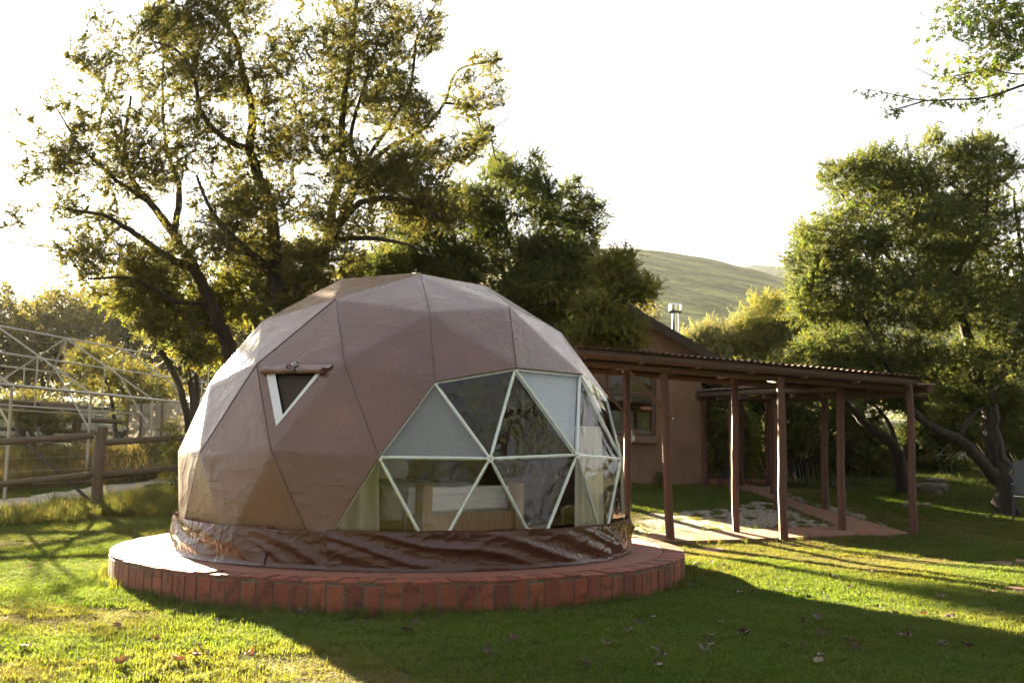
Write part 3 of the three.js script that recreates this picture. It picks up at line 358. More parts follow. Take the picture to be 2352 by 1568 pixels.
  for (let i = 0; i < 6; i++) { const k = 0.04 + i * 0.18; wmesh('rafter', log(off2(a2.clone().lerp(b2, k), 0.02, -0.19), off2(d2.clone().lerp(c2, k), -0.02, -0.19), 0.036, 0.034, 80 + i, 8, 5), M.beam, t); }
  // slanting braces
  const br = (p, q, da, db, r, s) => wmesh('brace', log(at(...p, da), at(...q, db), r, r, s, 10, 6), M.beam, t); const fd = depthOf(F1[0]);
  br([1410, 812], [1547, 965], fd - 0.10, fd - 0.13, 0.024, 91); br([1375, 880], [1436, 948], depthOf(B0[0]) - 0.08, depthOf(B0[0]) - 0.1, 0.02, 92);
  const bo = at(1546, 961, fd - 0.165); wmesh('bolt', new THREE.CylinderGeometry(0.016, 0.016, 0.02, 10).rotateX(Math.PI / 2).translate(bo.x, bo.y, bo.z), M.bolt, t);
}
// ---------- house ----------
const HC = gp(1613, 1114);
{
  const c = HC.clone(), dep = depthOf(c), W = 3.7, eave = at(1613, 808, dep).y, apex = eave + W / 2 * 0.56, y0 = c.y - 0.3, Lz = 3.4, x1 = c.x, x0 = c.x - W, zf = c.z;
  const t = thing('house', 'small clay coloured plastered house with gable end and steel flue behind the walkway', 'house', [x0 + W / 2, c.y, zf - Lz / 2]);
  const wx = (v) => at(v, 900, dep).x, wy = (v) => at(1450, v, dep).y; const L = wx(1391), Rr = wx(1508), T = wy(806), Bt = wy(1001);
  const s = new THREE.Shape(); s.moveTo(x0, y0); s.lineTo(x1, y0); s.lineTo(x1, eave); s.lineTo(x0 + W / 2, apex); s.lineTo(x0, eave); const h = new THREE.Path(); h.moveTo(L, Bt); h.lineTo(L, T); h.lineTo(Rr, T); h.lineTo(Rr, Bt); s.holes.push(h);
  wmesh('gable_wall', boxUV(flat(new THREE.ExtrudeGeometry(s, { depth: 0.24, bevelEnabled: false }).translate(0, 0, zf - 0.24))), M.plaster, t);
  const bw = (w, hh, d, x, y, z, m, n) => wmesh(n, boxUV(flat(new THREE.BoxGeometry(w, hh, d).translate(x, y, z))), m, t);
  bw(0.24, eave - y0, Lz - 0.48, x1 - 0.12, (eave + y0) / 2, zf - Lz / 2, M.plaster, 'side_wall'); bw(0.24, eave - y0, Lz - 0.48, x0 + 0.12, (eave + y0) / 2, zf - Lz / 2, M.plaster, 'side_wall');
  const s2 = new THREE.Shape(); s2.moveTo(x0, y0); s2.lineTo(x1, y0); s2.lineTo(x1, eave); s2.lineTo(x0 + W / 2, apex); s2.lineTo(x0, eave); wmesh('back_wall', boxUV(flat(new THREE.ExtrudeGeometry(s2, { depth: 0.24, bevelEnabled: false }).translate(0, 0, zf - Lz))), M.plaster, t);
  // roof slopes with barge boards
  const ov = 0.34, ang = Math.atan(0.56), sl = (W / 2 + ov) / Math.cos(ang); for (const sgn of [-1, 1]) { const g = new THREE.BoxGeometry(sl, 0.05, Lz + 0.5); g.translate(sl / 2 * 1, 0.03, 0); g.rotateZ(-ang); if (sgn < 0) g.rotateY(Math.PI); g.translate(x0 + W / 2 + sgn * 0.002, apex + 0.02, zf - Lz / 2 + 0.02); wmesh('roof', boxUV(flat(g)), M.darkTimber, t); const b = new THREE.BoxGeometry(sl, 0.19, 0.035); b.translate(sl / 2, -0.03, 0); b.rotateZ(-ang); if (sgn < 0) b.rotateY(Math.PI); b.translate(x0 + W / 2, apex + 0.0, zf + 0.29); wmesh('barge_board', boxUV(flat(b)), M.darkTimber, t); }
  // window: frame, mullion, transom, panes, sill
  const zc = zf - 0.08, fw = 0.07, win = new THREE.Group(); win.name = 'window'; t.add(win); const wb = (w, hh, d, x, y, z, n, m = M.timber) => wmesh(n, cbox(w, hh, d, 0.006).translate(x, y, z), m, win); const mx = wx(1443), ty = wy(905);
  wb(fw, T - Bt, 0.1, L + fw / 2, (T + Bt) / 2, zc, 'frame'); wb(fw, T - Bt, 0.1, Rr - fw / 2, (T + Bt) / 2, zc, 'frame'); wb(Rr - L - 2 * fw, fw, 0.1, (L + Rr) / 2, T - fw / 2, zc, 'frame'); wb(Rr - L - 2 * fw, fw, 0.1, (L + Rr) / 2, Bt + fw / 2, zc, 'frame'); wb(0.09, T - Bt - 2 * fw, 0.09, mx, (T + Bt) / 2, zc, 'mullion'); for (const [a, b] of [[L + fw, mx - 0.045], [mx + 0.045, Rr - fw]]) { wb(b - a, 0.06, 0.08, (a + b) / 2, ty, zc, 'transom'); for (const [y1, y2] of [[Bt + fw, ty - 0.03], [ty + 0.03, T - fw]]) { wmesh('pane', boxUV(flat(new THREE.PlaneGeometry(b - a, y2 - y1).rotateZ(0).translate((a + b) / 2, (y1 + y2) / 2, zc - 0.01))), M.glass, win); for (const [w2, h2, xx, yy] of [[0.018, y2 - y1, a + 0.009, (y1 + y2) / 2], [0.018, y2 - y1, b - 0.009, (y1 + y2) / 2], [b - a - 0.036, 0.018, (a + b) / 2, y1 + 0.009], [b - a - 0.036, 0.018, (a + b) / 2, y2 - 0.009]]) wb(w2, h2, 0.02, xx, yy, zc + 0.02, 'bead', std({ color: C(0.18, 0.14, 0.11), roughness: 0.6 })); } }
  wmesh('sill', cbox(wx(1510) - wx(1380), 0.14, 0.16, 0.02).translate((wx(1510) + wx(1380)) / 2, Bt - 0.09, zf + 0.05), M.plaster, win);
  // dark room behind the window
  bw(W - 0.5, 0.04, 0.04, x0 + W / 2, y0 + 0.5, zf - 3, M.darkTimber, 'inner_beam');
  // flue
  const p = at(1552, 786, dep + 1.6), q = at(1557, 706, dep + 1.6), ch = new THREE.Group(); ch.name = 'chimney'; t.add(ch); const r = 0.088;
  wmesh('flue_pipe', tube([V3(p.x, p.y - 0.5, p.z), V3(p.x, q.y, p.z)], r, 24, { caps: true }), M.chrome, ch); const prof = [[0.10, -0.14], [0.152, -0.14], [0.156, -0.07], [0.150, -0.065], [0.156, -0.06], [0.156, 0.035], [0.150, 0.04], [0.156, 0.045], [0.154, 0.075], [0.02, 0.10], [0, 0.10]].map(([a, b]) => new THREE.Vector2(a, b)); wmesh('cowl', new THREE.LatheGeometry(prof, 28).translate(p.x, q.y, p.z), M.chrome, ch); wmesh('collar', new THREE.CylinderGeometry(r + 0.008, r + 0.008, 0.02, 24).translate(p.x, q.y - 0.24, p.z), M.chrome, ch);
  // meter box on the wall below the window
  // lean-to porch roof along the right wall
  const va = at(1613, 852, dep + 0.3), vb = at(1720, 892, dep + 0.3), zz = zf - 0.3; const A = V3(x1, va.y, zz), B = V3(vb.x, vb.y, zz); const g = corrugated(A, A.clone().setZ(zz - 4), B.clone().setZ(zz - 4), B, 0.1, 0.012); wmesh('porch_roof', g, M.roof, t); for (let i = 0; i < 4; i++) wmesh('porch_rafter', log(V3(A.x, A.y - 0.12, zz - 0.1 - i * 1.2), V3(B.x, B.y - 0.10, zz - 0.1 - i * 1.2), 0.045, 0.04, 120 + i, 8, 4), M.beam, t);
  const mb = thing('meter_box', 'small pale grey electric box fixed to the clay wall under the window', 'meter box', [at(1453, 1008, dep - 0.1).x, at(1453, 1008, dep).y - 0.07, zf + 0.11]); mesh('case', cbox(0.1, 0.17, 0.06, 0.008).translate(0, 0.085, 0.04), std({ color: C(0.28, 0.28, 0.25), roughness: 0.5 }), mb); mesh('lid', cbox(0.07, 0.09, 0.012, 0.004).translate(0.006, 0.075, 0.077), std({ color: C(0.5, 0.5, 0.46), roughness: 0.5 }), mb); mesh('conduit', rod(V3(-0.02, 0.16, 0.03), V3(-0.02, 0.26, 0.03), 0.012), std({ color: C(0.5, 0.5, 0.46), roughness: 0.5 }), mb);
  const st = thing('steps', 'two red brick steps at the house corner where the path ends', 'steps', [(wx(1625) + wx(1768)) / 2, c.y, zf - 0.6]); const sx = (v) => at(v, 1110, dep).x;
  wmesh('lower_step', cbox(sx(1770) - sx(1625), 0.3, 2.2, 0.012).translate((sx(1770) + sx(1625)) / 2, c.y - 0.02, zf - 1.15), M.screed, st); wmesh('upper_step', cbox(sx(1722) - sx(1626), 0.16, 1.8, 0.012).translate((sx(1722) + sx(1626)) / 2, c.y + 0.21, zf - 1.4), M.screed, st);
}
// ---------- left: pipe frame, rail fence, shade cloth ----------
{
  const EY = 2.35, P = [[26, 885], [220, 901], [350, 917], [451, 923]].map(([x, y]) => atY(x, y, EY)); const d = P[2].clone().sub(P[0]).setY(0).normalize(); let n = V3(-d.z, 0, d.x); if (n.z > 0) n.multiplyScalar(-1);
  const t = thing('greenhouse_frame', 'bare galvanised pipe frame of a gabled greenhouse beyond the rail fence', 'greenhouse frame', [P[1].x, H(P[1].x, P[1].z), P[1].z]); const pp = (nm, a, b, r) => wmesh(nm, rod(a, b, r, 8), M.pipe, t); const w = 2.3, hh = 1.45, step = P[0].distanceTo(P[2]) / 2, along = (k) => P[0].clone().addScaledVector(d, step * k).setY(EY);
  const K = [-2, -1, 0, 1, 2, 3, 4, 5]; for (const k of K) { const e = along(k), f = e.clone().addScaledVector(n, 2 * w), r = e.clone().addScaledVector(n, w).setY(EY + hh); const eb = e.clone().setY(H(e.x, e.z) - 0.1), fb = f.clone().setY(H(f.x, f.z) - 0.1); pp('post', eb, e, 0.03); pp('post', fb, f, 0.032); pp('rafter', e, r, 0.02); pp('rafter', f, r, 0.02); const k1 = e.clone().lerp(r, 0.38); pp('brace', e.clone().setY(EY - 0.75), k1, 0.02); const k2 = f.clone().lerp(r, 0.38); pp('brace', f.clone().setY(EY - 0.75), k2, 0.02); pp('strut', e.clone().lerp(r, 0.55), V3(e.x, 0, e.z).addScaledVector(n, w * 0.55).setY(EY - 0.3), 0.016); pp('strut', r, r.clone().setY(EY - 0.3), 0.016); pp('strut', f.clone().lerp(r, 0.55), f.clone().lerp(r, 0.55).setY(EY - 0.3), 0.016); }
  const a = K[0], b = K[K.length - 1], line = (f) => [f(along(a)), f(along(b))]; for (const [o, y, r] of [[0, 0, 0.028], [0.5, 0.5 * hh, 0.018], [1, hh, 0.02], [1.5, 0.5 * hh, 0.018], [2, 0, 0.03], [0.55, -0.3, 0.016], [1.45, -0.3, 0.016]]) { const [p, q] = line((e) => e.clone().addScaledVector(n, o * w).setY(EY + y)); pp('purlin', p, q, r); }
  // crossed diagonal of the first bays
  for (const k of [-1, 0, 1, 2]) { const e = along(k).addScaledVector(n, w).setY(EY + hh), f = along(k + 1).addScaledVector(n, 2 * w).setY(EY); pp('brace', e, f, 0.02); }
  // heap of long thin laths resting across the frame
  const q = rng(5); for (let i = 0; i < 46; i++) { const s0 = -0.6 + q() * 2.2, L = 2.0 + q() * 2.6, o = 0.5 + q() * 1.3; const A = along(s0).addScaledVector(n, w * o).setY(EY + 0.02 + q() * 0.10 - 0.28), B = A.clone().addScaledVector(d, L).add(V3(0, (q() - 0.5) * 0.06, (q() - 0.5) * 0.3)); const m = tag(mesh('lath', rod(A, B, 0.012 + q() * 0.014, 6), M.rail), 'long thin wooden lath lying across the pipe frame', 'lath', 'laths heaped on the greenhouse frame'); m.geometry.computeBoundingBox(); }
  // shade cloth
  const dd = 26, c = [[298, 928], [455, 922], [455, 1006], [288, 1008]].map(([x, y]) => at(x, y, dd)); const sc = thing('shade_cloth', 'pale grey cloth sheet stretched upright between poles behind the greenhouse frame', 'cloth screen', [(c[0].x + c[1].x) / 2, H((c[0].x + c[1].x) / 2, c[0].z), c[0].z]); const pos = [], uv = [], idx = []; for (let i = 0; i <= 24; i++) for (let j = 0; j <= 10; j++) { const p = c[0].clone().lerp(c[1], i / 24).lerp(c[3].clone().lerp(c[2], i / 24), j / 10); p.z += 0.04 * Math.sin(i * 1.1) + 0.03 * fbm(i * 0.5, j * 0.5, 3, 2); pos.push(p.x, p.y, p.z); uv.push(i * 0.1, j * 0.1); } for (let i = 0; i < 24; i++) for (let j = 0; j < 10; j++) { const p = i * 11 + j; idx.push(p, p + 1, p + 11, p + 1, p + 12, p + 11); } wmesh('cloth', buf(pos, uv, idx), phy({ color: C(0.28, 0.25, 0.22), roughness: 0.9, transmission: 0.3, thickness: 0, side: THREE.DoubleSide }), sc); for (const vx of [294, 324, 372, 452]) wmesh('pole', rod(at(vx, 920, dd - 0.1), at(vx - 4, 1020, dd - 0.1), 0.03), M.rail, sc);
}
{
  const Lp = gp(-150, 1190), Mp = gp(218, 1167), Rp = gp(520, 1133), t = thing('rail_fence', 'old wooden post and rail fence left of the tent', 'fence', Mp); const hM = at(226, 980, depthOf(Mp)).y - Mp.y; for (const [p, k] of [[Lp, 1], [Mp, 2], [Rp, 3]]) wmesh('post', log(p.clone().setY(p.y - 0.2), p.clone().add(V3(0.05, hM, 0)), 0.105, 0.09, 130 + k, 12, 8), M.rail, t);
  const rail = (a, va, b, vb, r, s, off) => wmesh('rail', log(a.clone().setY(va).add(V3(0, 0, off)), b.clone().setY(vb).add(V3(0, 0, off)), r, r * 0.85, s, 12, 14), M.rail, t); const yM = (v) => at(216, v, depthOf(Mp)).y, yL = (v) => at(0, v, lerp(depthOf(Lp), depthOf(Mp), 0.45)).y, yR = (v) => at(392, v, lerp(depthOf(Mp), depthOf(Rp), 0.55)).y; const ext = (a, b, k) => a + (b - a) * k;
  const tl = yM(1000), tlL = ext(tl, yL(1013), 1 / 0.55), bl = yM(1088), blL = ext(bl, yL(1109), 1 / 0.55), tr = yM(1016), trR = ext(tr, yR(1006), 1 / 0.55), b2 = yM(1091), b2R = ext(b2, yR(1074), 1 / 0.55);
  rail(Lp, tlL, Mp.clone().add(V3(-0.06, 0, 0)), tl, 0.064, 141, 0.1); rail(Lp, blL, Mp.clone().add(V3(-0.04, 0, 0)), bl, 0.058, 142, 0.1); rail(Mp.clone().add(V3(0.06, 0, 0)), tr, Rp, trR, 0.06, 143, 0.02); rail(Mp.clone().add(V3(0.06, 0, 0)), b2, Rp, b2R, 0.06, 144, 0.02);
  for (let i = 0; i < 4; i++) { const y = 0.25 + i * 0.22; wmesh('wire', tube([Lp.clone().add(V3(0, y, -0.1)), Mp.clone().add(V3(0, y, -0.1)), Rp.clone().add(V3(0, y, -0.1))], 0.0025, 4), M.pipe, t); }
  const a = gp(-60, 1206), b = gp(118, 1176); a.y += 0.06; b.y += 0.05; tag(mesh('fallen_rail', log(a, b, 0.06, 0.045, 151, 12, 12), M.rail), 'grey weathered log lying in the grass at the foot of the fence', 'log');
  const pb = thing('pipe_stay', 'dark slanting pipe stay leaning behind the fence rails', 'pipe', gp(208, 1152)); wmesh('pipe', rod(at(34, 996, 17.4), at(208, 1152, 17.2), 0.028), M.darkTimber, pb);
  const bt = gp(60, 1096), t2 = thing('paddock_fence', 'weathered paddock fence with stout posts far behind the greenhouse frame', 'fence', bt); const dd = 27; for (const vx of [45, 108, 175]) wmesh('post', log(at(vx, 1030, dd), at(vx + 2, 938, dd), 0.13, 0.12, 160 + vx, 10, 5), M.rail, t2); for (const vy of [960, 987, 1008]) { wmesh('rail', log(at(-80, vy - 6, dd), at(108, vy, dd), 0.07, 0.06, 170 + vy, 8, 6), M.rail, t2); wmesh('rail', log(at(108, vy + 1, dd), at(290, vy + 9, dd), 0.07, 0.06, 190 + vy, 8, 6), M.rail, t2); }
}
// ---------- hills ----------
{
  const ridge = (name, label, zz, depth, prof, col, rows = 60, back = 1) => { const top = (vx) => { let i = 0; while (i < prof.length - 2 && prof[i + 1][0] < vx) i++; const [a, b] = [prof[i], prof[i + 1]], t = clamp((vx - a[0]) / (b[0] - a[0])); const s = t * t * (3 - 2 * t); return lerp(a[1], b[1], lerp(t, s, 0.35)); }; const n = 160, pos = [], uv = [], idx = []; for (let i = 0; i <= n; i++) { const vx = lerp(prof[0][0], prof[prof.length - 1][0], i / n), T = at(vx, top(vx), depth); for (let j = 0; j <= rows; j++) { const t = j / rows; const z = lerp(zz, T.z, t), k = (CAM.z - z) / depth, x = CAM.x + (T.x - CAM.x) * k; const base = H(x, z) - 1.0; const g = 1 - (1 - t) * (1 - t); let y = lerp(base, CAM.y + (T.y - CAM.y) * k * g, sstep(0, 0.2, t)); if (t > 0.04 && t < 0.99) y += ((fbm(x * 0.03, z * 0.03, 8, 4) - 0.5) * 3.0 * Math.sin(t * Math.PI) + (fbm(x * 0.15, z * 0.8, 9, 3) - 0.5) * 0.7) * (1 - 0.8 * sstep(0.6, 1, t)); pos.push(x, y, z); uv.push(x / 60, z / 60); } const e = at(vx, top(vx), depth); pos.push(e.x * 1.2, e.y - 40 * back, e.z - 120 * back); uv.push(0, 0); } const w = rows + 2; for (let i = 0; i < n; i++) for (let j = 0; j < w - 1; j++) { const p = i * w + j; idx.push(p, p + w, p + 1, p + 1, p + w, p + w + 1); } const m = M.hill.clone(); m.color = col; tag(mesh(name, buf(pos, uv, idx), m), label, 'hill', null, 'structure'); };
  ridge('hill', 'rounded grassy hill with faint terraces behind the house', -75, 235, [[-900, 860], [-200, 830], [300, 790], [760, 710], [1100, 610], [1340, 567], [1420, 568], [1500, 574], [1620, 592], [1720, 616], [1815, 642], [1950, 690], [2150, 745], [2420, 770], [2900, 800]], C(0.95, 0.95, 0.95));
  ridge('distant_hill', 'distant hill with pale blue haze painted in just above the shoulder of the grassy hill', -300, 620, [[1400, 600], [1500, 620], [1640, 610], [1720, 606], [1815, 611], [1950, 625], [2200, 640], [2500, 660]], C(0.35, 0.55, 0.9), 20, 1);  // blue of far haze is put into this hill colour
}
// ---------- trees and shrubs ----------
function sprigGeo(n, len, lw, ll, seed, droop = 0.1) { // a twig tip with small leaves set round it
  const q = rng(seed), pos = [], idx = []; for (let i = 0; i < n; i++) { const t = (i + 0.5) / n, a = i * 2.4 + q(), c = V3((q() - 0.5) * 0.03, t * len, (q() - 0.5) * 0.03), d = V3(Math.cos(a), 0.35 + q() * 0.8 - droop, Math.sin(a)).normalize(), s = V3(-Math.sin(a), (q() - 0.5) * 0.9, Math.cos(a)).normalize(), L = ll * (0.7 + q() * 0.6), w = lw * (0.7 + q() * 0.6), o = pos.length / 3; const m = c.clone().addScaledVector(d, L * 0.55); const e = c.clone().addScaledVector(d, L); e.y -= L * 0.15; pos.push(...c.toArray(), ...m.clone().addScaledVector(s, w / 2).toArray(), ...e.toArray(), ...m.clone().addScaledVector(s, -w / 2).toArray()); idx.push(o, o + 1, o + 2, o, o + 2, o + 3); }
  return buf(pos, null, idx, false);
}
const SPRIG = { thorn: sprigGeo(28, 0.26, 0.022, 0.037, 3), bush: sprigGeo(20, 0.30, 0.032, 0.055, 5, 0.0), pale: sprigGeo(30, 0.34, 0.018, 0.040, 8) };
M.stem = std({ color: C(0.03, 0.022, 0.014), roughness: 1 });
const limbW = (a) => a.map((p) => p.isVector3 ? p : at(...p));
function plant(o) {
  const q = rng(o.seed), base = o.base, t = thing(o.name, o.label, o.cat, base, o.group), nodes = []; let trunkGeos = [];
  o.limbs.forEach((l, k) => { const raw = limbW(l.p), pts = spline(raw, Math.max(8, raw.length * 6)); const rr = pts.map((_, i) => lerp(l.r0, l.r1, Math.pow(i / (pts.length - 1), 0.7)) * 0.85); pts.forEach((p, i) => { if (i) { p.x += (q() - 0.5) * rr[i] * 0.5; p.y += (q() - 0.5) * rr[i] * 0.4; p.z += (q() - 0.5) * rr[i] * 0.5; } if (i / pts.length > (l.bare ?? 0.25)) nodes.push([p, rr[i] * 0.6]); }); const g = tube(pts, rr, 10, { caps: true, bump: 0.13, freq: 2.2, seed: o.seed + k }); if (l.trunk) trunkGeos.push(g); else wmesh('branch', g, o.wood ?? M.bark, t); });
  if (trunkGeos.length) wmesh('trunk', trunkGeos.length > 1 ? merge(trunkGeos) : trunkGeos[0], M.bark, t);
  // attraction points in the crown, each reached by a twig from the nearest wood
  const pts = []; for (const b of o.blobs) { let c, rx, ry, rz; if (b.v) { c = at(...b.v); const k = b.v[2] / F; rx = b.rx * k; ry = b.ry * k; rz = b.rz ?? (rx + ry) / 2; } else { c = V3(...b.c); rx = b.rx; ry = b.ry; rz = b.rz; } const lump = Array.from({ length: 3 + Math.round(b.n / 24) }, () => [q() * 2 - 1, q() * 2 - 1, q() * 2 - 1]); for (let i = 0; i < b.n * (o.more ?? 3.6); i++) { let x, y, z, g = 0; const L = lump[Math.floor(q() * lump.length)]; do { x = L[0] + (q() + q() - 1) * 0.8; y = L[1] + (q() + q() - 1) * 0.55; z = L[2] + (q() + q() - 1) * 0.8; } while (x * x + y * y + z * z > 1.05 && g++ < 30); if (g > 29) continue; pts.push(V3(c.x + x * rx, c.y + y * ry, c.z + z * rz)); } }
  for (const p of pts) { let best = 1e9; for (let i = 0; i < nodes.length; i += 3) { const d = nodes[i][0].distanceToSquared(p); if (d < best) best = d; } p.near = best; } pts.sort((a, b) => a.near - b.near);
  const tw = [], mats = [], cols = [], m4 = new THREE.Matrix4(), qu = new THREE.Quaternion(), up = V3(0, 1, 0), S = V3(1, 1, 1), c0 = o.col, lim = o.maxTwig ?? 3.0, ns = (o.spacing ?? 0.1) * 0.5; const cellOf = new Map(), key = (p) => Math.floor(p.x) + ',' + Math.floor(p.y) + ',' + Math.floor(p.z); const put = (nd) => { const k = key(nd[0]); if (!cellOf.has(k)) cellOf.set(k, []); cellOf.get(k).push(nd); }; nodes.forEach(put);
  for (const A of pts) {
    let bn = null, bd = lim * lim; const R = Math.ceil(lim); for (let r = 0; r <= R && !(bn && bd < (r - 1) * (r - 1) && r > 1); r++) for (let i = -r; i <= r; i++) for (let j = -r; j <= r; j++) for (let k = -r; k <= r; k++) { if (Math.max(Math.abs(i), Math.abs(j), Math.abs(k)) !== r) continue; const cell = cellOf.get((Math.floor(A.x) + i) + ',' + (Math.floor(A.y) + j) + ',' + (Math.floor(A.z) + k)); if (cell) for (const nd of cell) { const d = nd[0].distanceToSquared(A); if (d < bd) { bd = d; bn = nd; } } }
    if (!bn) continue; const P = bn[0], L = Math.sqrt(bd); if (L < 0.05) continue; const mid = P.clone().lerp(A, 0.5); mid.x += (q() - 0.5) * L * 0.35; mid.z += (q() - 0.5) * L * 0.35; mid.y += (q() - 0.35) * L * 0.35; const n = L > 0.9 ? 5 : 3, line = []; for (let i = 0; i <= n; i++) { const s = i / n; line.push(P.clone().multiplyScalar((1 - s) * (1 - s)).addScaledVector(mid, 2 * s * (1 - s)).addScaledVector(A, s * s)); }
    const r0 = Math.min(bn[1], 0.005 + 0.011 * L), r1 = 0.0035; tw.push(tube(line, line.map((_, i) => lerp(r0, r1, i / n)), 4)); line.forEach((p, i) => { if (i) { const nd = [p, lerp(r0, r1, i / n)]; nodes.push(nd); put(nd); } });
    const from = L > 0.8 ? 0.25 : 0.1, cnt = Math.max(2, Math.round(L * (1 - from) / ns)); const gl = 0.8 + 0.4 * q();
    for (let i = 0; i < cnt; i++) { const s = lerp(from, 1, (i + q()) / cnt), a = Math.min(n - 1, Math.floor(s * n)), p = line[a].clone().lerp(line[a + 1], s * n - a); const dir = line[a + 1].clone().sub(line[a]).normalize().multiplyScalar(0.6).add(V3(q() - 0.5, q() - 0.35, q() - 0.5).multiplyScalar(1.6)).normalize(); qu.setFromUnitVectors(up, dir); const sc = (0.65 + q() * 0.6) * (o.sc ?? 1); S.set(sc, sc, sc); m4.compose(p.sub(base), qu, S); mats.push(m4.clone()); const h = q(), v = gl * (0.75 + 0.5 * q()); cols.push([c0[0] * v * (0.85 + 0.45 * h), c0[1] * v, c0[2] * v * (1.1 - 0.3 * h)]); }
  }
  if (tw.length) { const g = merge(tw); wmesh('twigs', g, M.twig, t).userData.kind = 'stuff'; }
  const im = new THREE.InstancedMesh(SPRIG[o.sprig ?? 'thorn'], M.leaf, mats.length); im.name = 'crown'; im.castShadow = im.receiveShadow = true; mats.forEach((m, i) => { im.setMatrixAt(i, m); im.setColorAt(i, C(...cols[i])); }); im.userData.kind = 'stuff'; t.add(im); return mats.length;
}
const B = (x, y, d, rx, ry, n, rz) => ({ v: [x, y, d], rx, ry, n, rz }); let NS = 0;
const THORN = [0.088, 0.09, 0.02], DEEP = [0.066, 0.083, 0.015], FRESH = [0.125, 0.135, 0.022], PALE = [0.14, 0.145, 0.05];
